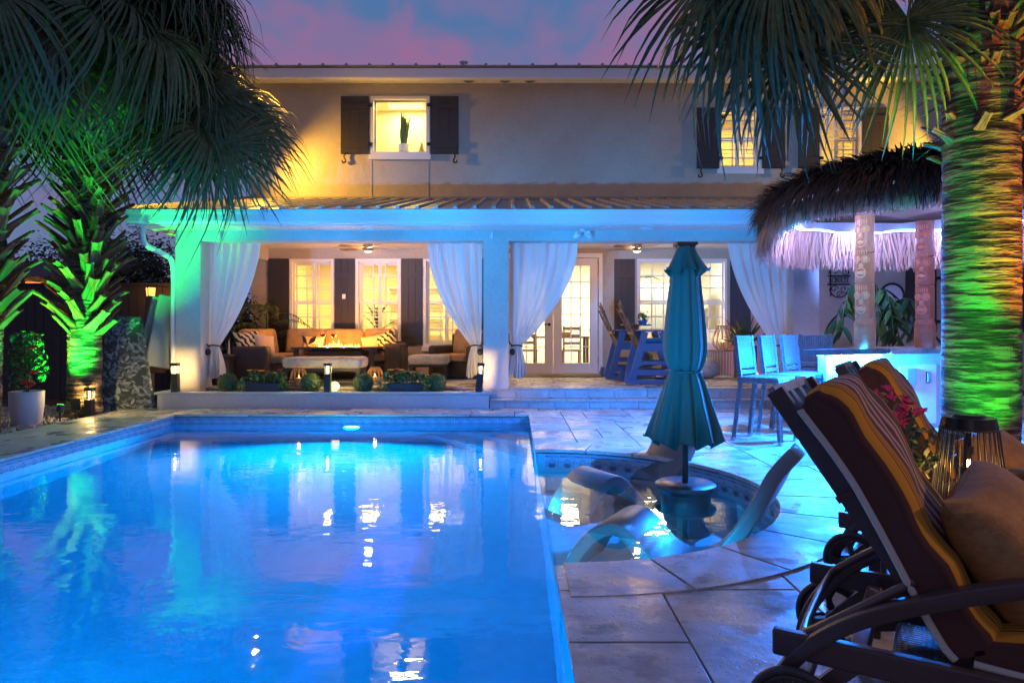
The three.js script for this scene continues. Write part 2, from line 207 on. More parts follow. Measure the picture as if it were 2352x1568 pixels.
{
  const bed = shp([[-5.92, 0.4], [9.5, 0.4], [9.5, 13.9], [5.2, 13.9], [5.2, 10.38], [-5.92, 10.38]]); bed.holes.push(new THREE.Path(poolOutline(0.1).getPoints(4)));
  obj('mortar_bed', plan(bed, -0.07, -0.028), M.mortar, deck);
  const rnd = mulberry(7);
  const inView = (x0, x1, d0, d1) => x0 < 0.80 * d1 + 0.3 && d1 > 1.0;
  const paver = (pts, y, name = 'paver') => { const g = plan(shp(pts), y - 0.032, y, 0.003, 1); return obj(name, g, M.stones[Math.floor(rnd() * 3)], deck); };
  const rect = (x0, x1, d0, d1, y = 0.004, name = 'paver', gap = 0.006) => { if (x1 - x0 > 0.03 && d1 - d0 > 0.03) paver([[x0 + gap, d0 + gap], [x1 - gap, d0 + gap], [x1 - gap, d1 - gap], [x0 + gap, d1 - gap]], y + (rnd() - 0.5) * 0.002, name); };
  // coping: round the shelf, along the pool
  const a0 = -Math.PI / 2, n = 11;
  for (let i = 0; i < n; i++) {
    const b0 = a0 + Math.PI * i / n + 0.004, b1 = a0 + Math.PI * (i + 1) / n - 0.004, pts = [];
    for (let k = 0; k <= 6; k++) { const a = lerp(b0, b1, k / 6); pts.push([LC[0] + (LR - 0.025) * Math.cos(a), LC[1] + (LR - 0.025) * Math.sin(a)]); }
    for (let k = 6; k >= 0; k--) { const a = lerp(b0, b1, k / 6); pts.push([LC[0] + RING * Math.cos(a), LC[1] + RING * Math.sin(a)]); }
    paver(pts, 0.012, 'coping_stone');
  }
  const CW = 0.45, e = 0.025;
  for (let k = 0, d = LC[1] - LR; d > 1.0; k++) { const l = [0.34, 0.52, 0.6][k % 3]; rect(PX1 - e, PX1 + CW, Math.max(0.6, d - l), d, 0.008, 'coping_stone'); d -= l; }
  for (let d = LC[1] + LR, k = 0; d < PD1 - 0.01; k++) { const l = Math.min(0.62, PD1 - d); rect(PX1 - e, PX1 + CW, d, d + l, 0.008, 'coping_stone'); d += l; }
  for (let k = 0, x = PX0 - 0.5; x < PX1 + CW - 0.01; k++) { const l = Math.min([0.62, 0.93, 0.78][k % 3], PX1 + CW - x); rect(x, x + l, PD1 - e, PD1 + 0.4, 0.008, 'coping_stone'); x += l; }
  for (let d = PD1 - e, k = 0; d > 4.2; k++) { const l = [1.24, 0.93, 1.1][k % 3]; rect(PX0 - 0.5, PX0 + e, d - l, d, 0.008, 'coping_stone'); rect(PX0 - 1.1, PX0 - 0.5, d - l - 0.3, d - 0.3, 0.004); d -= l; }
  rect(PX0 - 1.1, PX0 - 0.5, PD1 - e - 0.3, PD1 + 0.4); rect(PX0 - 1.1, PX0 - 0.5, PD1 + 0.4, 10.37);
  for (let x = PX0 - 0.5, k = 0; x < 0.6; k++) { const l = [0.9, 1.22, 0.7][k % 3]; rect(x, x + l, PD1 + 0.4, 10.37); x += l; }
  // field of mixed sizes
  const U = 0.318, ox = PX1 + CW, nx = 27, nd = 43, used2 = new Uint8Array(nx * nd);
  const sizes = [[2, 2], [2, 1], [3, 2], [2, 3], [1, 2], [1, 1]];
  for (let j = 0; j < nd; j++) for (let i = 0; i < nx; i++) {
    if (used2[j * nx + i]) continue;
    const o = sizes.slice().sort(() => rnd() - 0.62).find(([a, b]) => { for (let q = 0; q < b; q++) for (let p = 0; p < a; p++) if (i + p >= nx || j + q >= nd || used2[(j + q) * nx + i + p]) return false; return true; }) || [1, 1];
    for (let q = 0; q < o[1]; q++) for (let p = 0; p < o[0]; p++) used2[(j + q) * nx + i + p] = 1;
    let x0 = ox + i * U, x1 = x0 + o[0] * U, d0 = 0.62 + j * U, d1 = d0 + o[1] * U; if (!inView(x0, x1, d0, d1)) continue;
    if (x0 < 5.2 && d0 > 10.36) continue; if (x0 < 5.2) d1 = Math.min(d1, 10.37); if (d1 - d0 < 0.05) continue;
    const g = 0.006; let pts = [[x0 + g, d0 + g], [x1 - g, d0 + g], [x1 - g, d1 - g], [x0 + g, d1 - g]];
    const cx = (x0 + x1) / 2 - LC[0], cd = (d0 + d1) / 2 - LC[1], len = Math.hypot(cx, cd), nX = cx / len, nD = cd / len, lim = RING - 0.12;
    if (pts.some(([x, d]) => Math.hypot(x - LC[0], d - LC[1]) < RING)) {
      const f = ([x, d]) => (x - LC[0]) * nX + (d - LC[1]) * nD - lim, out = [];
      for (let k = 0; k < pts.length; k++) { const p = pts[k], q = pts[(k + 1) % pts.length], fp = f(p), fq = f(q); if (fp >= 0) out.push(p); if (fp * fq < 0) { const t = fp / (fp - fq); out.push([lerp(p[0], q[0], t), lerp(p[1], q[1], t)]); } }
      pts = out; if (pts.length < 3) continue;
      const ar = Math.abs(pts.reduce((s, p, k) => { const q = pts[(k + 1) % pts.length]; return s + p[0] * q[1] - q[0] * p[1]; }, 0) / 2); if (ar < 0.012) continue;
      if (pts.every(([x, d]) => Math.hypot(x - LC[0], d - LC[1]) < RING - 0.02)) continue;
    }
    paver(pts, 0.002 + (rnd() - 0.5) * 0.003);
  }
}
{ // pool shell
  const pool = tag(new THREE.Group(), null, null, null, 'structure'); pool.name = 'swimming_pool'; scene.add(pool);
  const t = 0.1, y0 = FLOOR - 0.12, y1 = -0.035;
  obj('pool_floor', bb(PX0 - t, PX1 + t, y0, FLOOR, PD0 - t, PD1 + t), M.poolPlaster, pool);
  obj('pool_wall', bb(PX0 - t, PX1 + t, FLOOR, y1, PD1 + 0.012, PD1 + t), M.poolPlaster, pool); obj('pool_wall', bb(PX0 - t, PX1 + t, FLOOR, y1, PD0 - t, PD0), M.poolPlaster, pool);
  obj('pool_wall', bb(PX0 - t, PX0 - 0.012, FLOOR, y1, PD0, PD1 + 0.01), M.poolPlaster, pool);
  obj('pool_wall', bb(PX1 + 0.012, PX1 + t, FLOOR, y1, PD0, LC[1] - LR), M.poolPlaster, pool); obj('pool_wall', bb(PX1 + 0.012, PX1 + t, FLOOR, y1, LC[1] + LR, PD1 + 0.01), M.poolPlaster, pool);
  const half = new THREE.Shape(); half.moveTo(PX1, LC[1] - LR - 0.05); for (let i = 0; i <= 40; i++) { const a = -Math.PI / 2 + Math.PI * i / 40; half.lineTo(LC[0] + (LR + 0.06) * Math.cos(a), LC[1] + (LR + 0.06) * Math.sin(a)); } half.lineTo(PX1, LC[1] + LR + 0.05); half.closePath();
  obj('tanning_shelf', plan(half, FLOOR, SHELF, 0.02, 2), M.poolPlaster, pool);
  const wall = new THREE.Shape(); wall.absarc(LC[0], LC[1], LR + 0.1, -Math.PI / 2, Math.PI / 2, false); wall.absarc(LC[0], LC[1], LR + 0.012, Math.PI / 2, -Math.PI / 2, true); wall.closePath();
  obj('pool_wall', plan(wall, SHELF - 0.05, y1, 0, 40), M.poolPlaster, pool);
  [[1.47, 1.72, -0.98], [1.03, 1.1, -0.7], [0.6, 0.55, -0.42]].forEach(([a, b, y]) => obj('pool_step', plan(shp([[PX1 + 0.01, PD1 + 0.01], [PX1 + 0.01 - a, PD1 + 0.01], [PX1 + 0.01, PD1 + 0.01 - b]]), FLOOR, y, 0.012, 1), M.poolPlaster, pool));
  // waterline tiles, each its own piece
  const motif = canvasTex(128, 128, (c) => {
    c.fillStyle = '#8fa9b8'; c.fillRect(0, 0, 128, 128); c.strokeStyle = '#3f6580'; c.lineWidth = 5;
    c.beginPath(); c.moveTo(0, 128); c.lineTo(64, 44); c.lineTo(128, 128); c.moveTo(0, 18); c.lineTo(64, 84 - 62); c.stroke();
    c.lineWidth = 3; c.beginPath(); c.moveTo(0, 14); c.lineTo(128, 14); c.moveTo(0, 24); c.lineTo(128, 24); c.moveTo(0, 110); c.lineTo(48, 46); c.moveTo(128, 110); c.lineTo(80, 46); c.stroke();
    c.fillStyle = '#1f3650'; for (const a of [-1.1, -0.55, 0, 0.55, 1.1]) { c.save(); c.translate(64, 112); c.rotate(a); c.beginPath(); c.ellipse(0, -24, 7, 19, 0, 0, 7); c.fill(); c.restore(); }
    c.fillRect(40, 108, 48, 8); c.fillStyle = '#5f8399'; c.beginPath(); c.arc(12, 66, 9, 0, 7); c.arc(116, 66, 9, 0, 7); c.fill(); c.fillStyle = '#c2c7c4'; c.fillRect(0, 0, 2, 128); c.fillRect(126, 0, 2, 128); c.fillRect(0, 126, 128, 2);
  });
  const tm = mat([0.9, 0.92, 0.95], 0.15, { map: motif }), tg = clean(new THREE.BoxGeometry(0.149, 0.149, 0.01)), ty = -0.04 - 0.0745;
  const tile = (x, d, ry) => { const o = obj('waterline_tile', tg, tm, pool); o.position.set(x, ty, -d); o.rotation.y = ry; };
  for (let k = 0; k < 33; k++) tile(PX0 + 0.076 + k * 0.1513, PD1 + 0.004, 0);
  for (let k = 0; k < 42; k++) tile(PX0 - 0.004, PD1 - 0.08 - k * 0.1513, Math.PI / 2);
  for (let k = 0; k < 18; k++) tile(PX1 + 0.004, PD1 - 0.08 - k * 0.1513, -Math.PI / 2);
  for (let k = 0; k < 34; k++) { const a = -Math.PI / 2 + Math.PI * (k + 0.5) / 34.4; const r = LR + 0.003; tile(LC[0] + r * Math.cos(a), LC[1] + r * Math.sin(a), Math.atan2(-Math.cos(a), Math.sin(a))); }
}
{ // water: deep pool and the shallow sheet over the shelf
  const deep = new THREE.ShapeGeometry(shp([[PX0 - 0.01, PD0 - 0.01], [PX1, PD0 - 0.01], [PX1, PD1 + 0.01], [PX0 - 0.01, PD1 + 0.01]])), sh = new THREE.Shape(); sh.moveTo(PX1, LC[1] - LR); sh.absarc(LC[0], LC[1], LR + 0.01, -Math.PI / 2, Math.PI / 2, false); sh.lineTo(PX1, LC[1] + LR); sh.closePath();
  const shal = new THREE.ShapeGeometry(sh, 40); for (const g of [deep, shal]) { g.rotateX(-Math.PI / 2); g.translate(0, WATER, 0); }
  const w = { bump: again(T.water, 0.42), bs: 0.0026, transmission: 1, ior: 1.33 };
  const pw = struct('pool_water', metric(deep), mat([1, 1, 1], 0.012, { ...w, thickness: 1, attenuationColor: new THREE.Color(0.3, 0.85, 0.97), attenuationDistance: 1.6 }));
  struct('shelf_water', metric(shal), mat([1, 1, 1], 0.012, { ...w, thickness: 0 }));
}
// ================================================================ house
const WD = 13.95, CD = 10.72, PF = 0.28;   // distance of the house wall, of the column fronts; porch floor height
const house = thing('house', 'cream two storey house with dark shutters and a covered porch', 'house');
const hx = (u) => (u - 1179) / D2 * WD, hy = (v) => EYE + (755 - v) / D2 * WD;
const LW = [[671, 761], [823, 915], [978, 1070]].map(([a, b]) => [hx(a), hx(b), hy(789), hy(600)]);
const RW = [[1469, 1557], [1576, 1664]].map(([a, b]) => [hx(a), hx(b), hy(788), hy(600)]);
const DR = [hx(1168), hx(1375), PF + 0.02, hy(592)];
const UW = [[hx(858), hx(980), hy(349), hy(228)]], UR = [[1656, 1744], [1886, 1974]].map(([a, b]) => [hx(a), hx(b), hy(383), hy(252)]);
{
  const s = shp([[-5.36, -0.05], [11.5, -0.05], [11.5, 6.24], [-5.36, 6.24]]);
  for (const [x0, x1, y0, y1] of [...LW, ...RW, DR, ...UW, ...UR]) s.holes.push(new THREE.Path([[x0, y0], [x0, y1], [x1, y1], [x1, y0]].map((p) => new THREE.Vector2(...p))));
  const g = ext(s, 0.2); g.translate(0, 0, -WD - 0.2); obj('wall', g, M.wall, house);
  obj('wall', bb(-5.36, -5.16, -0.05, 6.24, WD + 0.2, 19), M.wall, house);
  // thin joint battens on the panels
  for (const [u, v0, v1] of [[853, 354, 458], [983, 354, 458], [853, 191, 222], [983, 191, 222], [1378, 545, 590]]) obj('panel_batten', bb(hx(u) - 0.012, hx(u) + 0.012, hy(v1), hy(v0), WD - 0.006, WD + 0.01), M.wall, house);
  // upper roof: eave, fascia, gutter, soffit boards, ribbed sheets
  obj('soffit', bb(-5.66, 11.5, 6.24, 6.27, WD - 0.31, WD + 0.2), M.trim, house);
  for (let k = 0; k < 90; k++) { const x = -5.6 + k * 0.152; if (x > 8.2) break; obj('soffit_board', bb(x + 0.004, x + 0.148, 6.228, 6.241, WD - 0.3, WD - 0.002), M.trim, house); }
  const gut = shp([[0, 0], [0, 0.2], [-0.02, 0.2], [-0.02, 0.03], [-0.1, 0.03], [-0.115, 0.2], [-0.135, 0.2], [-0.12, 0.02], [-0.1, 0]]);
  const gu = ext(gut, 17.2); gu.rotateY(Math.PI / 2); put(gu, -5.7, 6.17, -(WD - 0.31)); obj('gutter', gu, M.gutter, house);
  obj('roof', mg([bb(-5.75, 11.5, 6.39, 6.41, WD - 0.5, WD - 0.28), box(17.3, 0.02, 5.2, 2.85, 7.0, -WD - 2.2, R(13.5))]), M.roofMetal, house);
  for (let x = -5.6; x < 8; x += 0.46) obj('roof_rib', ext(shp([[-0.035, 0], [-0.018, 0.04], [0.018, 0.04], [0.035, 0]]), 1.2).translate(x, 6.411, -(WD - 0.49) - 1.2), M.roofMetal, house);
  obj('roof_vent', mg([cyl(0.05, 0.05, 0.14, 0, 0.07), cyl(0.09, 0.05, 0.05, 0, 0.16)]).translate(hx(1066), 6.43, -WD + 0.1), M.trim, house);
  // soffit downlights (off)
  for (const u of [1077, 1160, 1218]) { const x = hx(u) * 0.985; obj('downlight_trim', put(mg([tor(0.09, 0.018, 0, 0, 0, Math.PI / 2), cyl(0.055, 0.07, 0.03, 0, 0.01, 0)]), x, 6.225, -(WD - 0.16)), M.steel, house); }
}
function windowPart(x0, x1, y0, y1, cols, rows, opt = {}) { // double-hung: frame > panes, muntins
  const w = x1 - x0, h = y1 - y0, d = WD + 0.03, f = 0.032;
  const casing = opt.casing ?? 0.05;
  const fr = obj('window', mg([bb(x0 - casing, x0 + 0.002, y0 - casing, y1 + casing, WD - 0.03, WD + 0.05), bb(x1 - 0.002, x1 + casing, y0 - casing, y1 + casing, WD - 0.03, WD + 0.05), bb(x0, x1, y1 - 0.002, y1 + casing, WD - 0.028, WD + 0.05), bb(x0, x1, y0 - casing, y0 + 0.002, WD - 0.028, WD + 0.05)]), M.trim, house);
  obj('window_sill', bb(x0 - casing - 0.03, x1 + casing + 0.03, y0 - casing - 0.1, y0 - casing, WD - 0.06, WD + 0.02), M.trim, fr);
  const sashes = opt.single ? [[y0, y1]] : [[y0, y0 + h / 2 - 0.005], [y0 + h / 2 + 0.005, y1]];
  sashes.forEach(([a, b], si) => {
    const dd = d + (si ? 0.0 : 0.03) + 0.04;
    obj('sash', mg([bb(x0, x0 + f, a, b, dd, dd + 0.03), bb(x1 - f, x1, a, b, dd, dd + 0.03), bb(x0 + f, x1 - f, a, a + f, dd, dd + 0.03), bb(x0 + f, x1 - f, b - f, b, dd, dd + 0.03)]), M.trim, fr);
    const ix0 = x0 + f, ix1 = x1 - f, iy0 = a + f, iy1 = b - f, pw = (ix1 - ix0) / cols, ph = (iy1 - iy0) / rows;
    for (let i = 1; i < cols; i++) obj('muntin', bb(ix0 + i * pw - 0.011, ix0 + i * pw + 0.011, iy0, iy1, dd + 0.004, dd + 0.022), M.trim, fr);
    for (let j = 1; j < rows; j++) obj('muntin', bb(ix0, ix1, iy0 + j * ph - 0.011, iy0 + j * ph + 0.011, dd + 0.0055, dd + 0.0205), M.trim, fr);
    for (let i = 0; i < cols; i++) for (let j = 0; j < rows; j++) { const g = new THREE.PlaneGeometry(pw - 0.004, ph - 0.004); g.translate(ix0 + (i + 0.5) * pw, iy0 + (j + 0.5) * ph, -(dd + 0.013)); obj('pane', clean(g), opt.pane || M.pane, fr); }
  });
  if (opt.louvers) { // plantation shutters inside
    const dd = WD + 0.17, mid = (x0 + x1) / 2;
    for (const [a, b] of [[x0 + 0.02, mid - 0.004], [mid + 0.004, x1 - 0.02]]) {
      obj('shutter_stile', mg([bb(a, a + 0.035, y0 + 0.02, y1 - 0.02, dd, dd + 0.03), bb(b - 0.035, b, y0 + 0.02, y1 - 0.02, dd, dd + 0.03), bb(a + 0.035, b - 0.035, y0 + 0.02, y0 + 0.07, dd, dd + 0.03), bb(a + 0.035, b - 0.035, y1 - 0.07, y1 - 0.02, dd, dd + 0.03)]), M.trim, fr);
      const n = Math.round((h - 0.2) / 0.078); for (let k = 0; k < n; k++) obj('louver', box(b - a - 0.072, 0.007, 0.05, (a + b) / 2, y0 + 0.12 + (k + 0.5) * (h - 0.24) / n, -dd - 0.015, opt.tilt ?? 0.12), M.trim, fr);
    }
  }
  return fr;
}
LW.forEach((w) => windowPart(...w, 3, 3, { louvers: true })); RW.forEach((w) => windowPart(...w, 3, 3));
UW.forEach((w) => windowPart(...w, 1, 1, { single: true, casing: 0.06 })); UR.forEach((w, i) => windowPart(...w, 3, 3, { louvers: true, tilt: i ? 0.6 : 0.2 }));
function shutterPart(u0, u1, v0, v1, hooks) {
  const x0 = hx(u0), x1 = hx(u1), y0 = hy(v1), y1 = hy(v0), d = WD, h = y1 - y0, n = 3, w = (x1 - x0) / n;
  const s = obj('shutter', mg([bb(x0, x1, y0, y0 + 0.02, d - 0.035, d - 0.001), bb(x0, x1, y1 - 0.02, y1, d - 0.035, d - 0.001)]), M.shutter, house);
  for (let i = 0; i < n; i++) obj('shutter_board', bb(x0 + i * w + 0.002, x0 + (i + 1) * w - 0.002, y0 + 0.001, y1 - 0.001, d - 0.034, d - 0.002), M.shutter, s);
  for (const k of [0.1, 0.78]) obj('shutter_rail', bb(x0 + 0.004, x1 - 0.004, y0 + h * k, y0 + h * k + 0.11, d - 0.052, d - 0.0345), M.shutter, s);
  if (hooks) { const hxx = hooks > 0 ? x1 - 0.1 : x0 + 0.1, sg = hooks; obj('shutter_dog', tube([[hxx, y0 + 0.02, -d + 0.05], [hxx + sg * 0.03, y0 - 0.06, -d + 0.05], [hxx, y0 - 0.13, -d + 0.05], [hxx + sg * 0.0, y0 - 0.17, -d + 0.05], [hxx + sg * 0.06, y0 - 0.18, -d + 0.05], [hxx + sg * 0.07, y0 - 0.13, -d + 0.05]], 0.014, 24, 6), M.iron, s); 
    for (const k of [0.14, 0.82]) obj('hinge', bb(hooks > 0 ? x0 - 0.07 : x1 - 0.01, hooks > 0 ? x0 + 0.01 : x1 + 0.07, y0 + h * k, y0 + h * k + 0.06, d - 0.058, d - 0.036), M.iron, s); }
  return s;
}
for (const a of [[616, 663, 594, 792], [769, 815, 594, 792], [922, 970, 594, 792], [1076, 1112, 594, 792], [1411, 1458, 595, 792], [1677, 1724, 595, 792], [2080, 2150, 616, 762, -1], [2316, 2386, 616, 762, 1]]) shutterPart(...a);
for (const a of [[783, 847, 222, 354, -1], [989, 1053, 222, 354, 1], [1600, 1652, 248, 387, -1], [1749, 1803, 248, 387, 1], [1834, 1882, 248, 387, -1], [1979, 2040, 248, 387, 1]]) shutterPart(...a);
{ // french doors
  const [x0, x1, y0, y1] = DR, mid = hx(1271);
  obj('door_frame', mg([bb(x0 - 0.08, x0, PF, y1 + 0.09, WD - 0.035, WD + 0.06), bb(x1, x1 + 0.08, PF, y1 + 0.09, WD - 0.035, WD + 0.06), bb(x0, x1, y1, y1 + 0.09, WD - 0.034, WD + 0.06), bb(x0, x1, PF - 0.01, PF + 0.03, WD - 0.05, WD + 0.1)]), M.trim, house);
  for (const [a, b, k] of [[x0 + 0.004, mid - 0.003, 1], [mid + 0.003, x1 - 0.004, -1]]) {
    const st = 0.175, dd = WD + 0.03, t = 0.045, b0 = y0 + 0.012 + 0.2, b1 = y1 - 0.005 - 0.15, ix0 = a + st, ix1 = b - st;
    const door = obj('door', mg([bb(a, ix0, y0 + 0.012, y1 - 0.005, dd, dd + t), bb(ix1, b, y0 + 0.012, y1 - 0.005, dd, dd + t), bb(ix0, ix1, y0 + 0.012, b0, dd, dd + t), bb(ix0, ix1, b1, y1 - 0.005, dd, dd + t)]), M.trim, house);
    const pw = (ix1 - ix0) / 3, ph = (b1 - b0) / 6;
    for (let i = 1; i < 3; i++) obj('muntin', bb(ix0 + i * pw - 0.009, ix0 + i * pw + 0.009, b0, b1, dd + 0.005, dd + 0.04), M.trim, door);
    for (let j = 1; j < 6; j++) obj('muntin', bb(ix0, ix1, b0 + j * ph - 0.009, b0 + j * ph + 0.009, dd + 0.0065, dd + 0.0385), M.trim, door);
    for (let i = 0; i < 3; i++) for (let j = 0; j < 6; j++) { const g = new THREE.PlaneGeometry(pw - 0.004, ph - 0.004); g.translate(ix0 + (i + 0.5) * pw, b0 + (j + 0.5) * ph, -(dd + 0.022)); obj('pane', clean(g), M.pane, door); }
    const kx = k > 0 ? b - 0.08 : a + 0.08; if (k > 0) obj('door_handle', mg([cyl(0.03, 0.03, 0.02, kx, PF + 1.02, -dd + 0.01, 16, Math.PI / 2), rod([kx, PF + 1.02, -dd + 0.045], [kx - 0.11, PF + 1.02, -dd + 0.045], 0.011), rod([kx, PF + 1.02, -dd], [kx, PF + 1.02, -dd + 0.05], 0.012)]), M.iron, door);
    else for (const y of [0.25, 0.8, 1.4, 2.0]) obj('hinge', bb(b - 0.01, b + 0.012, PF + y, PF + y + 0.1, dd - 0.012, dd + 0.002), M.brass, door);
  }
}
{ // porch: columns, beam, ceiling, soffit, gutter, ribbed roof
  const colX = [[-5.31, -4.916], [-0.47, -0.075], [4.417, 4.806]];
  for (const [a, b] of colX) { const c = obj('column', bb(a, b, 0.0, 2.6, CD, CD + 0.4), M.stucco, house); obj('column_base', bb(a - 0.004, b + 0.004, 0.26, 0.33, CD - 0.005, CD + 0.405), M.stucco, c); }
  obj('beam', bb(-5.31, 4.806, 2.59, 2.86, CD - 0.004, CD + 0.36), M.stucco, house);
  obj('porch_side_beam', bb(-5.31, -5.0, 2.6, 2.86, CD + 0.37, WD - 0.01), M.stucco, house); obj('porch_side_beam', bb(4.5, 4.806, 2.6, 2.86, CD + 0.37, WD - 0.01), M.stucco, house);
  obj('porch_ceiling', bb(-5.2, 4.7, 2.862, 2.9, CD + 0.1, WD - 0.002), M.trim, house);
  for (let k = 0; k < 70; k++) { const x = -5.0 + k * 0.152; if (x > 4.3) break; obj('ceiling_board', bb(x + 0.004, x + 0.148, 2.848, 2.8615, CD + 0.37, WD - 0.004), M.trim, house); }
  for (let k = 0; k < 80; k++) { const x = -5.66 + k * 0.152; if (x > 5.0) break; obj('soffit_board', bb(x + 0.004, x + 0.148, 2.752, 2.764, 10.2, CD - 0.005), M.trim, house); }
  obj('soffit', bb(-5.7, 5.1, 2.765, 2.79, 10.19, CD + 0.1), M.trim, house);
  const prof = shp([[0, 0], [0, 0.2], [0.015, 0.2], [0.115, 0.2], [0.135, 0.2], [0.13, 0.16], [0.115, 0.13], [0.11, 0.03], [0.085, 0]]);
  const g = ext(prof, 10.85, 0, 1); g.rotateY(-Math.PI / 2); put(g, 5.13, 2.77, -10.185); obj('gutter', g, M.gutter, house);
  obj('gutter_return', bb(-5.72, -5.6, 2.77, 2.97, 10.186, 13.9), M.gutter, house);
  const ds = [[-5.62, 2.78, -10.35], [-5.62, 2.6, -10.35], [-5.6, 2.5, -10.38], [-5.42, 2.36, -10.62], [-5.37, 2.3, -10.7], [-5.365, 1.2, -10.76], [-5.365, 0.1, -10.76]];
  obj('downspout', tube(ds, 0.042, 80, 8), M.gutter, house);
  // roof: sheets and ribs between eave (d 10.12, y 2.985) and wall (d 13.94, y 3.85)
  const e0 = [10.1, 2.985], e1 = [WD - 0.01, 3.84], L = Math.hypot(e1[0] - e0[0], e1[1] - e0[1]), tilt = Math.atan2(e1[1] - e0[1], e1[0] - e0[0]);
  const roof = obj('porch_roof', bb(-5.7, 5.1, 3.83, 3.9, WD - 0.06, WD - 0.003), M.roofMetal, house);
  const sheet = box(0.279, 0.006, L), rib = ext(shp([[-0.038, 0], [-0.018, 0.042], [0.018, 0.042], [0.038, 0]]), L); rib.translate(0, 0, -L / 2);
  for (let k = 0; k < 38; k++) {
    const x = -5.72 + k * 0.286, cy = (e0[1] + e1[1]) / 2, cd = (e0[0] + e1[0]) / 2;
    const a = obj('roof_sheet', sheet, M.roofMetal, roof); a.position.set(x + 0.143, cy, -cd); a.rotation.x = tilt;
    const b = obj('roof_rib', rib, M.roofMetal, roof); b.position.set(x, cy + 0.003, -cd); b.rotation.x = tilt;
  }
  obj('roof_underlay', box(10.7, 0.02, L - 0.1, -0.3, (e0[1] + e1[1]) / 2 - 0.03, -(e0[0] + e1[0]) / 2, tilt), M.darkWood, house);
  obj('gable_infill', ext(shp([[10.3, 2.8], [13.9, 2.8], [13.9, 3.78], [10.3, 2.95]]), 0.04).rotateY(Math.PI / 2).translate(-5.62, 0, 0), M.trim, house);
  for (const u of [505, 1130]) obj('curtain_clip', mg([cyl(0.018, 0.024, 0.09, 0, 0, 0, 10), tor(0.02, 0.004, 0, 0.06)]).translate(at(u, 524, CD).x, 2.67, -CD + 0.04), M.trim, house);
  const fl = at(1338, 522, 10.6); obj('flood_light_fitting', mg([cyl(0.05, 0.06, 0.03, 0, 0.1, 0), put(cyl(0.05, 0.035, 0.11, 0, 0, 0, 14), -0.09, 0.02, 0.06, 0.9, 0, -0.6), put(cyl(0.05, 0.035, 0.11, 0, 0, 0, 14), 0.09, 0.02, 0.06, 0.9, 0, 0.6), rod([0, 0.09, 0], [-0.08, 0.04, 0.05], 0.012), rod([0, 0.09, 0], [0.08, 0.04, 0.05], 0.012)]).translate(fl.x, 2.64, -10.6), M.trim, house);
  for (const u of [847, 1487]) obj('soffit_speaker', put(tor(0.1, 0.012, 0, 0, 0, Math.PI / 2), at(u, 520, 10.5).x, 2.747, -10.48), M.trim, house);
}
{ // porch floor and steps, tile by tile
  const porch = tag(new THREE.Group(), null, null, null, 'structure'); porch.name = 'porch_floor'; scene.add(porch); const rnd = mulberry(19);
  obj('floor_slab', mg([bb(-5.3, -0.36, -0.05, PF - 0.032, 10.9, WD + 0.1), bb(-0.36, 5.19, -0.05, PF - 0.032, CD + 0.02, WD + 0.1)]), M.mortar, porch);
  const tile = (x0, x1, d0, d1, y) => obj('floor_tile', plan(shp([[x0 + 0.003, d0 + 0.003], [x1 - 0.003, d0 + 0.003], [x1 - 0.003, d1 - 0.003], [x0 + 0.003, d1 - 0.003]]), y - 0.03, y, 0.002, 1), M.stones[Math.floor(rnd() * 3)], porch);
  for (let j = 0; j < 6; j++) { const d0 = CD - 0.02 + j * 0.54, d1 = Math.min(WD - 0.005, d0 + 0.54); for (let x = -5.3 + (j % 2) * 0.4, k = 0; x < 5.19; k++) { const l = [0.82, 0.55, 0.82, 0.41][(k + j) % 4], x1 = Math.min(5.19, x + l); if (x1 <= -0.3) { if (d1 > 10.92) tile(x, x1, Math.max(d0, 10.9), d1, PF); } else tile(Math.max(x, j ? x : -0.36), x1, d0, d1, PF); x += l; } }
  const steps = tag(new THREE.Group(), null, null, null, 'structure'); steps.name = 'porch_steps'; scene.add(steps);
  obj('step_core', mg([bb(-0.355, 5.18, -0.05, 0.1, 10.41, CD - 0.001), bb(-0.355, 5.18, 0.1, PF - 0.034, CD - 0.018, CD + 0.018)]), M.mortar, steps);
  const piece = (x0, x1, y0, y1, d0, d1) => obj('step_tile', metric(new RoundedBoxGeometry(x1 - x0 - 0.005, y1 - y0, d1 - d0, 1, 0.003)).translate((x0 + x1) / 2, (y0 + y1) / 2, -(d0 + d1) / 2), M.stones[Math.floor(rnd() * 3)], steps);
  for (let x = -0.36, k = 0; x < 5.18; k++) { const l = Math.min([0.92, 0.62, 0.92, 0.75][k % 4], 5.18 - x); piece(x, x + l, 0.102, 0.132, 10.37, CD - 0.03); piece(x, x + l, 0.133, PF - 0.031, CD - 0.035, CD - 0.019); x += l; }
  for (let x = -0.36, k = 0; x < 5.18; k++) { const l = Math.min([0.6, 0.92, 0.75, 0.92][k % 4], 5.18 - x); piece(x, x + l, 0.0, 0.101, 10.39, 10.408); x += l; }
}
{ // planter wall with capped rim
  const p = thing('planter', 'long low cream planter wall along the porch with rounded cap', 'planter', [-2.9, 0, -10.39]);
  obj('wall', mg([rbox(5.06, 0.215, 0.09, 0.01, 0, 0.1, -0.05), box(0.09, 0.2, 0.5, -2.48, 0.1, -0.3), box(0.09, 0.2, 0.3, 2.48, 0.1, -0.2)]), M.stucco, p);
  obj('cap', mg([rbox(5.14, 0.04, 0.15, 0.018, 0, 0.226, -0.055), rbox(0.15, 0.04, 0.4, 0.018, -2.49, 0.2265, -0.29), rbox(0.15, 0.04, 0.2, 0.018, 2.49, 0.2265, -0.2)]), M.stucco, p);
  obj('soil', box(4.9, 0.12, 0.4, 0, 0.14, -0.3), M.soil, p);
}
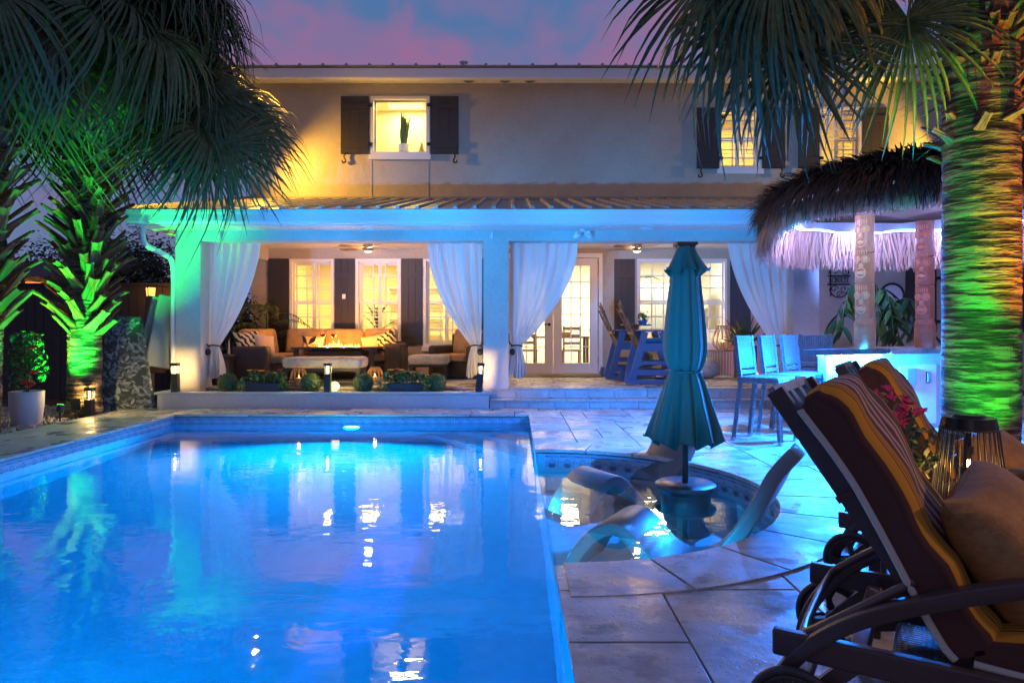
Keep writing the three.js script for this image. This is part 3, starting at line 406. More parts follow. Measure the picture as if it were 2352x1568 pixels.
{ // gravel: planter bed and the bed on the left of the pool
  const rnd = mulberry(77), geo = new THREE.IcosahedronGeometry(1, 0), gm = mat([0.55, 0.5, 0.42], 0.85), n1 = 2600, n2 = 5200, im = new THREE.InstancedMesh(geo, gm, n1 + n2), m = new THREE.Matrix4(), q = new THREE.Quaternion(), c = new THREE.Color();
  for (let i = 0; i < n1 + n2; i++) {
    const a = i < n1; let x = a ? -5.35 + rnd() * 4.9 : -8.2 + rnd() * 2.28, d = a ? 10.47 + rnd() * 0.42 : 6.6 + rnd() * 4.6, y = a ? 0.2 + rnd() * 0.02 : -0.07 + rnd() * 0.03; if (!a && x > -5.36 && d > 10.3) x -= 0.6;
    const s = 0.008 + 0.012 * rnd(); q.setFromEuler(new THREE.Euler(rnd() * 6, rnd() * 6, rnd() * 6)); m.compose(W(x, y, d), q, new THREE.Vector3(s * 1.3, s * 0.8, s)); im.setMatrixAt(i, m); const k = 0.6 + 0.5 * rnd(); c.setRGB(k, k * (0.9 + 0.1 * rnd()), k * 0.9); im.setColorAt(i, c);
  }
  im.name = 'gravel'; im.userData.kind = 'stuff'; im.userData.label = 'pale gravel in the planter and around the palm trunks'; scene.add(im);
}
// ================================================================ lit rooms behind the windows
{
  const warm = mat([0.8, 0.74, 0.58], 0.9), white = mat([0.82, 0.8, 0.75], 0.85), floorM = mat([0.3, 0.2, 0.12], 0.5);
  const room = (x0, x1, y0, y1, d1, m, fl = floorM) => { const d0 = WD + 0.201, t = 0.08;
    obj('room_floor', bb(x0, x1, y0 - t, y0, d0, d1), fl, house); obj('room_ceiling', bb(x0, x1, y1, y1 + t, d0, d1), white, house);
    obj('room_wall', bb(x0, x1, y0 - t, y1 + t, d1, d1 + t), m, house); obj('room_wall', bb(x0 - t, x0, y0 - t, y1 + t, d0, d1 + t), m, house); obj('room_wall', bb(x1, x1 + t, y0 - t, y1 + t, d0, d1 + t), m, house); };
  room(-5.1, -0.2, PF, 2.9, 17.6, warm); room(-0.1, 4.9, PF, 2.9, 17.6, white); room(-3.4, -1.2, 4.55, 6.0, 15.0, warm); room(3.7, 7.8, 4.2, 6.1, 16.2, warm);
  const panel = (x, y, d, w, h, rgb, i, label) => { const o = solo('ceiling_light', mg([rbox(w + 0.04, 0.03, h + 0.04, 0.01, x, y - 0.016, -d)]), glow(rgb, 2.5), label, 'light'); area([x, y - 0.04, -d], [x, y - 1, -d], w, h, rgb, i); return o; };
  panel(-3.7, 2.9, 15.8, 1.2, 0.8, [1, 0.66, 0.16], 40, 'ceiling light in the living room behind the leftmost louvered window'); panel(-1.6, 2.9, 15.8, 1.2, 0.8, [1, 0.66, 0.16], 40, 'ceiling light in the living room behind the curtained louvered window');
  panel(1.0, 2.9, 15.9, 1.0, 0.8, [1, 0.78, 0.42], 60, 'ceiling light in the dining space behind the glass doors'); panel(3.3, 2.9, 15.6, 1.2, 0.8, [1, 0.86, 0.58], 70, 'ceiling light in the kitchen behind the paired windows');
  panel(-2.3, 6.0, 14.6, 0.7, 0.3, [1, 0.74, 0.2], 75, 'small ceiling light behind the upper window with the plant'); panel(4.6, 6.1, 15.2, 0.8, 0.6, [1, 0.66, 0.13], 34, 'ceiling light upstairs behind the palm fronds'); panel(6.6, 6.1, 15.2, 0.8, 0.6, [1, 0.62, 0.1], 26, 'ceiling light upstairs nearest the palm trunk');
  // snake plant in the upper window
  const sp = thing('snake_plant', 'snake plant in a white pot standing in the upper lit window', 'plant', [hx(921), hy(348) + 0.005, -WD - 0.32]); obj('pot', lathe([[0, 0], [0.1, 0], [0.115, 0.22], [0.105, 0.22], [0.09, 0.03], [0, 0.03]], 24), M.white, sp);
  const rnd = mulberry(5); for (let k = 0; k < 9; k++) { const g = blade(0.5 + 0.35 * rnd(), 0.1, -0.03, 5, 0.3); g.rotateZ(Math.PI / 2 + (rnd() - 0.5) * 0.62); g.rotateY(rnd() * 6); obj('leaf', g.translate((rnd() - 0.5) * 0.08, 0.15, (rnd() - 0.5) * 0.06), M.leafLight, sp); }
  solo('vase', lathe([[0, 0], [0.035, 0], [0.06, 0.12], [0.03, 0.24], [0.02, 0.3], [0, 0.3]], 20).translate(hx(962), hy(348) + 0.005, -WD - 0.42), mat([0.5, 0.33, 0.15], 0.5), 'slim tan vase at the edge of the upper lit window', 'vase');
  // kitchen: tall cabinet, counter, shelf, fern, pendant
  const grey = mat([0.16, 0.19, 0.21], 0.5);
  const cab = thing('kitchen_cabinet', 'grey tall kitchen cabinet seen through the paired windows', 'cabinet', [hx(1565), PF, -16.6]); obj('carcass', box(1.5, 2.0, 0.6, 0.2, 1.0, 0), grey, cab); for (let k = 0; k < 3; k++) for (const [y, h] of [[0.45, 0.8], [1.4, 1.0]]) { const dr = obj('cabinet_door', rbox(0.47, h, 0.02, 0.006, -0.28 + k * 0.48, y, 0.31), grey, cab); obj('handle', rod([-0.12 + k * 0.48, y - 0.12, 0.34], [-0.12 + k * 0.48, y + 0.12, 0.34], 0.008), M.steel, dr); }
  const isl = thing('kitchen_island', 'white kitchen counter behind the paired porch windows', 'counter', [hx(1600), PF, -15.2]); obj('base', box(2.0, 0.86, 0.5, 0, 0.43, 0), white, isl); obj('worktop', rbox(2.1, 0.04, 0.6, 0.01, 0, 0.885, 0), mat([0.6, 0.58, 0.54], 0.2), isl);
  const fern = (x, y, d, label, s, n) => { const f = thing('fern', label, 'plant', [x, y, -d]); obj('pot', lathe([[0, 0], [0.09, 0], [0.12, 0.15], [0.1, 0.15], [0, 0.13]], 20), M.white, f); const r2 = mulberry(s); for (let k = 0; k < n; k++) { const gs = [], L = 0.35 + 0.2 * r2(); for (let j = 1; j < 9; j++) for (const sd of [-1, 1]) { const t = j / 9, b = blade(0.1 * (1.1 - t), 0.03, 0.01, 2); b.rotateY(-sd * 1.2); gs.push(b.translate(L * t, 0.2 * t - 0.55 * L * t * t * 1.4, 0)); } const g = mg(gs); g.rotateY(k / n * 6.28 + r2()); obj('frond', g.translate(0, 0.16, 0), M.leafLight, f); } return f; };
  fern(hx(1540), PF + 2.0, 16.5, 'green fern on the kitchen cabinet seen at the window top', 3, 22); fern(hx(1640), PF + 1.95, 16.2, 'trailing green fern behind the umbrella seen through window', 4, 22);
  solo('kitchen_shelf', bb(hx(1600), hx(1690), PF + 1.4, PF + 1.94, 15.95, 16.4), mat([0.42, 0.38, 0.3], 0.7), 'tan wall cabinet under the trailing fern in the kitchen', 'cabinet');
  const pen = thing('pendant_lamp', 'white glowing pendant lamp over the kitchen counter', 'lamp', at(1537, 665, 15.3)); obj('shade', lathe([[0.02, 0.13], [0.06, 0.12], [0.13, 0], [0.125, 0], [0.05, 0.11], [0.02, 0.12]], 24), M.white, pen); obj('bulb', sph(0.05, 0, 0.02, 0), glow([1, 0.93, 0.8], 6), pen); obj('cord', rod([0, 0.13, 0], [0, 0.7, 0], 0.006), M.brass, pen); point(at(1537, 665, 15.3).add(new THREE.Vector3(0, 0.02, 0)), [1, 0.9, 0.7], 1.4, 2);
  // dining set behind the doors
  const dt = thing('dining_table', 'dark dining table seen through the glass doors', 'table', [hx(1300), PF, -15.6]); obj('top', rbox(1.3, 0.04, 0.8, 0.01, 0, 0.74, 0), M.darkWood, dt); for (const sx of [-1, 1]) for (const sz of [-1, 1]) obj('leg', box(0.06, 0.72, 0.06, sx * 0.58, 0.36, sz * 0.33), M.darkWood, dt);
  const wood = mat([0.16, 0.1, 0.06], 0.5); const dc = thing('dining_chair', 'wooden slat back dining chair behind right glass door', 'chair', [hx(1322), PF, -14.95], Math.PI, 'dining chairs behind the doors');
  obj('seat', rbox(0.42, 0.04, 0.42, 0.01, 0, 0.46, 0), wood, dc); for (const sx of [-1, 1]) { obj('leg', box(0.04, 0.46, 0.04, sx * 0.18, 0.23, 0.18), wood, dc); obj('leg', box(0.04, 1.0, 0.04, sx * 0.18, 0.5, -0.18), wood, dc); } for (const y of [0.62, 0.78, 0.94]) obj('slat', box(0.34, 0.06, 0.02, 0, y, -0.18), wood, dc);
  dup(dc, [hx(1215), PF, -15.0], Math.PI, 'wooden slat back dining chair behind left glass door'); 
  const bowl = solo('bowl', lathe([[0, 0], [0.08, 0], [0.17, 0.1], [0.16, 0.1], [0.07, 0.015], [0, 0.015]], 24).translate(hx(1312), PF + 0.76, -15.55), mat([0.5, 0.3, 0.12], 0.5), 'shallow wooden bowl on the dining table', 'bowl');
  // living room: floor plant, white shelf with dark objects, lamp
  const bk = thing('bookcase', 'white bookcase in the living room behind louvered windows', 'bookcase', [hx(905), PF, -17.3]); obj('frame', mg([box(1.4, 2.0, 0.03, 0, 1.0, -0.17), box(0.04, 2.0, 0.36, -0.7, 1.0, 0), box(0.04, 2.0, 0.36, 0.7, 1.0, 0), box(0.04, 2.0, 0.34, 0, 1.0, 0)]), white, bk); for (let k = 0; k < 6; k++) obj('shelf', box(1.36, 0.03, 0.34, 0, 0.02 + k * 0.39, 0), white, bk);
  const ip = thing('indoor_palm', 'indoor palm plant seen through the middle louvered window', 'plant', [hx(838), PF, -15.2]); obj('pot', lathe([[0, 0], [0.16, 0], [0.2, 0.35], [0.18, 0.35], [0, 0.3]], 24), M.terracotta, ip); for (let k = 0; k < 26; k++) { const g = blade(0.7, 0.06, 0.45, 6); g.rotateZ(0.5 + rnd() * 0.9); g.rotateY(rnd() * 6.28); obj('leaf', g.translate(0, 0.5 + rnd() * 0.8, 0), M.leaf, ip); } obj('stem', rod([0, 0.3, 0], [0, 1.4, 0], 0.02), M.darkWood, ip);
}
// ================================================================ curtains
function curtain(uA, uB, uT, seed, label, tieSide) {
  const d = 11.0, X = (u) => (u - 1179) / D2 * d, xa = X(uA), xb = X(uB), xt = X(uT), sgn = Math.sign(xb - xa), yT = 2.6, yM = 0.93, yB = 0.44, hw = 0.075, n1 = 30, n2 = 12, m = 110, P = [], U = [], I = [], rnd = mulberry(seed), ph = [rnd() * 6, rnd() * 6, rnd() * 6];
  for (let j = 0; j <= n1 + n2; j++) {
    const low = j > n1, q = low ? (j - n1) / n2 : j / n1, y = low ? lerp(yM, yB, q) : lerp(yT, yM, q);
    const L = low ? xt - sgn * hw * (1 + 0.6 * q) - sgn * 0.05 * q : lerp(xa, xt - sgn * hw, q ** 5), Rr = low ? xt + sgn * hw * (1 + 1.1 * Math.sin(q * 1.6)) : lerp(xb, xt + sgn * hw, q ** 1.9);
    const amp = low ? 0.018 + 0.045 * q : lerp(0.042, 0.03, q) * (1 - 0.55 * sstep(0.75, 1, q));
    for (let i = 0; i <= m; i++) { const s = i / m, w = 0.8 * Math.sin(s * 34 + ph[0] + 1.3 * Math.sin(s * 7 + ph[1]) + q * 0.8) + 0.6 * Math.sin(s * 15 + ph[2] - q * 1.6); P.push(lerp(L, Rr, s) + 0.005 * Math.sin(s * 46 + 1.5), y + (low ? -0.03 * Math.sin(s * 9 + ph[1]) * q : 0), -d + amp * w + (low ? 0 : 0.09 * Math.sin(Math.PI * q) * s)); U.push(s * Math.abs(xb - xa) * 1.6, y); }
  }
  for (let j = 0; j < n1 + n2; j++) for (let i = 0; i < m; i++) { const a = j * (m + 1) + i, b = a + m + 1; I.push(a, b, a + 1, b, b + 1, a + 1); }
  const g = new THREE.BufferGeometry(); g.setAttribute('position', new THREE.Float32BufferAttribute(P, 3)); g.setAttribute('uv', new THREE.Float32BufferAttribute(U, 2)); g.setIndex(I); g.computeVertexNormals();
  const t = thing('curtain', label, 'curtain', [0, 0, 0], 0, 'white porch curtains'); obj('drape', clean(g), M.curtain, t);
  const tie = obj('tieback', mg([put(tor(0.085, 0.012, 0, 0, 0, Math.PI / 2 - 0.2, 0, 0, 8, 28), xt, yM, -d), tube([[xt - sgn * 0.06, yM, -d + 0.05], [xt - sgn * 0.12, yM + 0.06, -d + 0.06], [X(uA) - sgn * 0.02, yM + 0.2, -d + 0.02]], 0.013, 12, 6)]), M.black, t); obj('tassel', sph(0.05, xt - sgn * 0.07, yM - 0.09, -d + 0.08, 14, 10, 0.9, 1.1, 0.9), M.black, tie);
  return t;
}
curtain(471, 596, 492, 11, 'white curtain tied back at the leftmost porch column');
curtain(1107, 983, 1093, 12, 'white curtain tied back on the left of the centre column');
curtain(1171, 1327, 1187, 13, 'white curtain tied back on the right of the centre column, over the doors');
curtain(1806, 1675, 1792, 14, 'white curtain at the right porch column behind the bar stools');
// ================================================================ ceiling fans
function fan(x, d, turn, i = 9) {
  const f = thing('ceiling_fan', 'x', 'ceiling fan', [x, 0, -d], turn, 'porch ceiling fans'); const y = 2.66;
  obj('motor', mg([cyl(0.05, 0.05, 0.1, 0, 2.8, 0), cyl(0.085, 0.1, 0.1, 0, y + 0.04, 0, 24), cyl(0.1, 0.07, 0.04, 0, y - 0.03, 0, 24)]), M.brass, f);
  obj('lamp_lens', sph(0.068, 0, y - 0.05, 0, 20, 10, 1, 0.45, 1), glow([1, 0.8, 0.5], 3), f);
  const bl = rbox(0.5, 0.008, 0.12, 0.004, 0.36, 0, 0, 0.22); for (let k = 0; k < 5; k++) { const b = obj('blade', bl, M.brass, f); b.position.y = y; b.rotation.y = k * Math.PI * 0.4; }
  point([x, y - 0.06, -d], [1, 0.48, 0.17], i, 3); return f;
}
{ fan((845 - 1179) / D2 * 12.3, 12.3, 0.2).userData.label = 'brushed ceiling fan above the sectional sofa'; fan((1463 - 1179) / D2 * 12.3, 12.3, 0.1, 5).userData.label = 'brushed ceiling fan above the tall glider chairs'; }
// ================================================================ sofa group
{
  const s = thing('sectional_sofa', 'dark wicker sectional sofa with tan cushions around the fire table', 'sofa', [0, PF, 0]);
  obj('base', mg([bb(-4.95, -2.16, 0.03, 0.3, 12.85, 13.72), bb(-4.95, -4.1, 0.03, 0.3, 11.85, 12.85)]), M.wickerDark, s);
  obj('back_panel', mg([bb(-4.95, -2.16, 0.3, 0.68, 13.62, 13.74), bb(-4.98, -4.86, 0.3, 0.68, 11.85, 13.62)]), M.wickerDark, s);
  obj('arm', mg([rbox(0.32, 0.62, 0.85, 0.05, -2.26, 0.34, -13.2), rbox(0.3, 0.64, 0.04, 0.02, -2.26, 0.34, -12.77)]), M.wickerDark, s); obj('arm', rbox(0.62, 0.6, 0.26, 0.06, -4.52, 0.33, -11.78), M.wickerDark, s);
  const seat = (w, d, x, dd) => obj('seat_cushion', wobble(rbox(w, 0.16, d, 0.06, x, 0.39, -dd, 0, 0, 0, 4), 0.008, 5, 3), M.tan, s);
  seat(0.8, 0.68, -4.45, 12.35); seat(0.8, 0.62, -4.45, 13.02); seat(0.82, 0.66, -3.6, 13.18); seat(0.82, 0.66, -2.82, 13.18);
  const back = (x, d, w, ry, seed) => { const g = wobble(rbox(w, 0.5, 0.18, 0.08, 0, 0, 0, -0.18, 0, 0, 5), 0.018, 4, seed); obj('back_cushion', put(g, x, 0.68, -d, 0, ry, 0), M.tan, s); };
  back(-4.1, 13.5, 0.78, 0, 1); back(-3.34, 13.5, 0.78, 0, 2); back(-2.62, 13.5, 0.66, 0, 3); back(-4.74, 12.3, 0.62, Math.PI / 2, 4); back(-4.72, 12.98, 0.66, Math.PI / 2 - 0.2, 5);
  const zebra = dataTex(256, 256, (x, y) => { const a = Math.sin((x + y * 0.55) / 9 + 5 * fbm(x / 40, y / 40, 7, 7, 5, 3)); const k = a > 0.1 ? 0.1 : 0.85; return [k, k * 0.9, k * 0.72]; }, true);
  const zm = mat([1, 1, 1], 0.85, { map: zebra }), words = mat([1, 1, 1], 0.9, { map: canvasTex(256, 256, (c) => { c.fillStyle = '#d9b18c'; c.fillRect(0, 0, 256, 256); c.fillStyle = '#b07840'; c.font = '40px sans-serif'; c.textAlign = 'center'; c.fillText('WOMEN', 128, 86); c.fillStyle = '#3a160c'; c.font = 'bold 58px sans-serif'; c.fillText('have', 150, 150); c.font = '46px sans-serif'; c.fillText('salt', 156, 212); }) });
  const peach = mat([0.6, 0.42, 0.28], 0.9, { bump: again(T.cloth, 6), bs: 0.0006 });
  const pil = (m, p, w, h, t, rx, ry, rz, label, seed) => { const o = solo('throw_pillow', pillowGeo(w, h, t, seed), m, label, 'pillow'); o.position.copy(p); o.rotation.set(rx, ry, rz, 'YXZ'); };
  pil(zm, W(-4.66, 0.97, 11.98), 0.46, 0.42, 0.16, -0.3, 0.75, 0.1, 'zebra striped pillow at the left end of the sofa', 1);
  pil(peach, W(-4.42, 0.93, 12.12), 0.4, 0.38, 0.14, -0.35, 0.9, -0.12, 'peach pillow leaning beside the left zebra pillow', 2);
  pil(words, W(-3.78, 0.9, 12.85), 0.42, 0.36, 0.13, -0.3, 0.05, 0, 'lettered peach pillow in the corner of the sofa', 3);
  pil(peach, W(-2.72, 0.92, 13.1), 0.42, 0.36, 0.13, -0.35, -0.15, 0.2, 'plain tan pillow right of the fire table', 4);
  pil(zm, W(-2.42, 0.97, 13.0), 0.5, 0.4, 0.14, -0.25, -0.5, 0.45, 'zebra striped pillow at the right sofa arm', 5);
}
{ // fire table
  const t = thing('fire_table', 'dark fire table with a row of small flames', 'fire table', [-3.225, PF, -12.6]); const dk = mat([0.06, 0.045, 0.035], 0.4);
  obj('table_top', mg([box(1.5, 0.035, 0.26, 0, 0.585, 0.27), box(1.5, 0.035, 0.26, 0, 0.585, -0.27), box(0.3, 0.035, 0.28, -0.6, 0.585, 0), box(0.3, 0.035, 0.28, 0.6, 0.585, 0)]), dk, t); obj('burner_tray', box(0.9, 0.03, 0.28, 0, 0.555, 0), M.black, t); obj('cabinet', box(0.95, 0.4, 0.5, 0, 0.33, 0), dk, t);
  for (const sx of [-1, 1]) for (const sz of [-1, 1]) obj('leg', box(0.07, 0.57, 0.07, sx * 0.68, 0.285, sz * 0.33), dk, t);
  const rnd = mulberry(4), fm = glow([1, 0.42, 0.06], 12, [0.4, 0.2, 0.05]);
  for (let k = 0; k < 13; k++) { const h = 0.05 + 0.06 * rnd() + (k === 6 ? 0.06 : 0), x = -0.36 + k * 0.06; obj('flame', lathe([[0.0, 0], [0.018, 0.012], [0.022, 0.03], [0.012, h * 0.65], [0.0, h]], 8).translate(x + (rnd() - 0.5) * 0.02, 0.575, (rnd() - 0.5) * 0.08), fm, t); }
  for (const x of [-0.22, 0.1, 0.3]) point([-3.225 + x, PF + 0.66, -12.6], [1, 0.38, 0.05], 3, 3);
  const glass = mat([1, 1, 1], 0.03, { transmission: 1, thickness: 0, ior: 1.45 }), wine = mat([0.4, 0.015, 0.02], 0.1, { transmission: 0.5, thickness: 0 });
  for (const [u, lab] of [[826 * 0 + 765, 'left of two stemmed glasses of red wine on fire table'], [783 * 1 + 6, 'right of two stemmed glasses of red wine on fire table']]) { const g = thing('wine_glass', lab, 'glass', [(u - 22 - 1179) / D2 * 12.4, PF + 0.603, -12.36], 0, 'wine glasses on fire table'); obj('bowl', lathe([[0.006, 0.16], [0.05, 0.2], [0.06, 0.25], [0.048, 0.33]], 20), glass, g); obj('stem', mg([rod([0, 0.005, 0], [0, 0.16, 0], 0.005), cyl(0.04, 0.042, 0.006, 0, 0.003, 0)]), glass, g); obj('wine', lathe([[0, 0.166], [0.045, 0.2], [0.055, 0.235], [0, 0.235]], 20), wine, g); }
  const bf = thing('butterfly_ornament', 'dark butterfly shaped ornament on the fire table', 'ornament', [at(905 * 0 + 690 + 20, 790, 12.5).x, PF + 0.603, -12.4]); obj('wing', put(ext(shp([[0, 0], [0.05, 0.12], [0.16, 0.17], [0.12, 0.06]]), 0.008, 0.002), 0, 0.03, 0, 0, 0.5), M.black, bf); obj('wing', put(ext(shp([[0, 0], [-0.05, 0.14], [-0.13, 0.18], [-0.1, 0.06]]), 0.008, 0.002), 0, 0.03, 0, 0, -0.5), M.black, bf); obj('body', sph(0.03, 0, 0.03, 0, 12, 8, 0.7, 1, 1.6), M.black, bf);
}
function benchSeat(name, x0, x1, d0, d1, label, cat) { const t = thing(name, label, cat, [(x0 + x1) / 2, PF, -(d0 + d1) / 2]), w = x1 - x0, d = d1 - d0; obj('cushion', wobble(rbox(w, 0.18, d, 0.07, 0, 0.37, 0, 0, 0, 0, 5), 0.008, 3, 8), M.cream, t); obj('frame', mg([box(w - 0.04, 0.04, d - 0.04, 0, 0.262, 0), box(w - 0.1, 0.025, 0.03, 0, 0.05, d / 2 - 0.05), box(w - 0.1, 0.025, 0.03, 0, 0.05, -d / 2 + 0.05)]), M.black, t); for (const sx of [-1, 1]) for (const sz of [-1, 1]) obj('leg', box(0.055, 0.25, 0.05, sx * (w / 2 - 0.06), 0.125, sz * (d / 2 - 0.06)), M.black, t); return t; }
benchSeat('ottoman_bench', -3.78, -2.48, 11.1, 11.7, 'long cream cushioned bench ottoman in front of the fire table', 'ottoman');
benchSeat('ottoman', -1.9, -1.17, 12.2, 12.75, 'square tan cushioned ottoman in front of the armchair', 'ottoman');
{ const a = thing('armchair', 'dark wicker armchair beside the third louvered window', 'armchair', [-1.0, PF, -13.05], -0.5); obj('base', box(0.78, 0.28, 0.75, 0, 0.16, 0), M.wickerDark, a); for (const s of [-1, 1]) obj('arm', rbox(0.16, 0.6, 0.8, 0.06, s * 0.42, 0.32, 0), M.wickerDark, a); obj('back_panel', rbox(0.9, 0.82, 0.14, 0.05, 0, 0.43, -0.4), M.wickerDark, a); obj('seat_cushion', rbox(0.66, 0.16, 0.68, 0.06, 0, 0.38, 0.03, 0, 0, 0, 4), M.tan, a); obj('back_cushion', rbox(0.64, 0.5, 0.16, 0.07, 0, 0.68, -0.26, -0.15, 0, 0, 4), M.tan, a); }
{ const t = thing('drum_table', 'dark drum side table with a cone candle behind the left curtain', 'side table', [-4.92, PF, -11.5]); obj('drum', lathe([[0, 0], [0.2, 0], [0.23, 0.03], [0.2, 0.1], [0.2, 0.4], [0.24, 0.47], [0.24, 0.5], [0, 0.5]], 32), mat([0.02, 0.018, 0.02], 0.4), t);
  solo('cone_candle', lathe([[0, 0], [0.025, 0], [0.02, 0.06], [0.008, 0.24], [0, 0.25]], 16).translate(at(525, 800, 11.45).x, PF + 0.5, -11.45), M.cream, 'slim cream cone shaped candle on the drum table', 'candle'); }
// ================================================================ rattan lanterns, globe, bollards
function rattan(name, p, prof, n, label, flame, light, m) {
  const t = thing(name, label, 'lantern', p), pts = prof.map(([r, y]) => new THREE.Vector2(r, y)), gs = [], c = new THREE.SplineCurve(pts), H = prof.at(-1)[1];
  for (let k = 0; k < n; k++) { const a0 = k / n * Math.PI * 2; for (const tw of [0.5, -0.5]) { const q = []; for (let i = 0; i <= 8; i++) { const v = c.getPoint(i / 8), a = a0 + tw * i / 8; q.push([v.x * Math.cos(a), v.y, v.x * Math.sin(a)]); } gs.push(tube(q, 0.0045, 16, 5)); } }
  obj('cage', gs, m || mat([0.3, 0.18, 0.09], 0.7), t); obj('rim', mg([tor(prof.at(-1)[0], 0.009, 0, H, 0, Math.PI / 2), tor(prof[0][0], 0.009, 0, prof[0][1], 0, Math.PI / 2)]), m || mat([0.3, 0.18, 0.09], 0.7), t);
  obj('candle', cyl(0.04, 0.04, 0.12, 0, 0.08, 0), mat([0.7, 0.45, 0.2], 0.6), t); obj('candle_flame', lathe([[0, 0], [0.012, 0.012], [0.009, 0.03], [0, 0.05]], 8).translate(0, 0.145, 0), glow([1, 0.5, 0.12], flame, [0.4, 0.3, 0.1]), t);
  const P = V(p); point([P.x, P.y + 0.165, P.z], [1, 0.5, 0.12], light, 1.2); return t;
}
rattan('rattan_lantern', W(-2.3, PF, 11.35), [[0.075, 0.0], [0.12, 0.06], [0.135, 0.14], [0.11, 0.24], [0.07, 0.29]], 12, 'small rattan candle lantern glowing orange behind a topiary ball', 40, 0.2);
rattan('rattan_lantern', W(-3.46, PF, 11.0), [[0.08, 0.0], [0.12, 0.06], [0.13, 0.14], [0.11, 0.24], [0.08, 0.28]], 12, 'small rattan candle lantern behind the left flower box', 20, 0.1);
{ // tall rattan lantern on wire side table with reddish light
  const p = W((1660 - 1179) / D2 * 13.3, PF, 13.25), t = thing('wire_side_table', 'white wire cage side table lit pink in the porch corner', 'side table', p); const gs = []; for (let k = 0; k < 30; k++) { const a = k / 30 * Math.PI * 2; gs.push(rod([0.26 * Math.cos(a), 0.0, 0.26 * Math.sin(a)], [0.28 * Math.cos(a), 0.5, 0.28 * Math.sin(a)], 0.004, 5)); } obj('cage', gs, M.white, t); obj('table_top', cyl(0.3, 0.3, 0.025, 0, 0.515, 0, 40), mat([0.6, 0.5, 0.38], 0.5, { map: again(T.wood, 1) }), t); obj('ring', tor(0.262, 0.006, 0, 0.006, 0, Math.PI / 2), M.white, t);
  rattan('rattan_lantern', W(p.x - 0.02, PF + 0.53, 13.25), [[0.09, 0.0], [0.17, 0.08], [0.19, 0.2], [0.13, 0.36], [0.09, 0.46]], 12, 'tall pear shaped rattan lantern on the wire side table', 14, 0.25);
  const lamp = thing('red_lamp', 'small glowing red lamp on the porch floor behind the bar stools', 'lamp', W(p.x + 0.5, PF, 12.9)); obj('lamp_base', cyl(0.06, 0.07, 0.04, 0, 0.02, 0, 20), M.black, lamp); obj('lamp_bulb', sph(0.05, 0, 0.08, 0), glow([1, 0.05, 0.02], 8), lamp); point(W(p.x + 0.5, PF + 0.08, 12.9), [1, 0.04, 0.015], 1.3, 2);
  solo('beanbag', wobble(sph(0.24, p.x - 0.42, PF + 0.2, -12.9, 28, 20, 1, 0.85, 1), 0.03, 5, 9), M.cream, 'soft white pouf on the floor beside the wire side table', 'pouf');
  solo('blanket_basket', wobble(rbox(0.5, 0.34, 0.4, 0.12, p.x - 0.95, PF + 0.17, -13.4, 0, 0, 0, 5), 0.03, 5, 4), M.cream, 'pale folded blanket pile under the paired windows', 'blanket');
}
{ const g = thing('globe_light', 'small glowing yellow globe light in the planter beside a bollard', 'globe light', at(768, 887, 10.58)); obj('globe', sph(0.075, 0, 0, 0, 24, 18), glow([1, 0.85, 0.2], 2.4), g); obj('base', cyl(0.04, 0.045, 0.02, 0, -0.078, 0), M.white, g); point(at(768, 887, 10.58), [1, 0.82, 0.18], 0.4, 3); }
function bollard(p, tilt, label, i = 0.6) {
  const b = thing('bollard_light', label, 'bollard light', p, 0, 'warm bollard lights'); b.rotation.z = tilt;
  obj('post', rbox(0.1, 0.28, 0.1, 0.006, 0, 0.14, 0), M.black, b); obj('cap', rbox(0.11, 0.045, 0.11, 0.006, 0, 0.42, 0), M.black, b); obj('corner_bars', [[-1, -1], [-1, 1], [1, -1], [1, 1]].map(([a, c]) => box(0.01, 0.12, 0.01, a * 0.044, 0.34, c * 0.044)), M.black, b);
  const pg = clean(new THREE.PlaneGeometry(0.078, 0.118)); for (let k = 0; k < 4; k++) { const o = obj('pane', pg, M.pane, b); o.rotation.y = k * Math.PI / 2; o.position.set(Math.sin(k * Math.PI / 2) * 0.044, 0.34, Math.cos(k * Math.PI / 2) * 0.044); }
  obj('lamp_core', cyl(0.014, 0.014, 0.1, 0, 0.34, 0), glow([1, 0.72, 0.36], 14), b); const P = V(p); point([P.x - Math.sin(tilt) * 0.34, P.y + 0.34, P.z], [1, 0.62, 0.2], i * 1.7, 0.6); return b;
}
bollard(W(-5.17, 0.246, 10.44), 0.02, 'black bollard light on the planter at the left column'); bollard(W(-2.84, 0.246, 10.44), 0, 'black bollard light at the middle of the planter rim'); bollard(W(-0.53, 0.246, 10.44), -0.09, 'leaning black bollard light at the right end of the planter');
bollard(W(-5.97, -0.06, 9.6), -0.02, 'black bollard light in gravel at the foot of the left palm', 0.8);
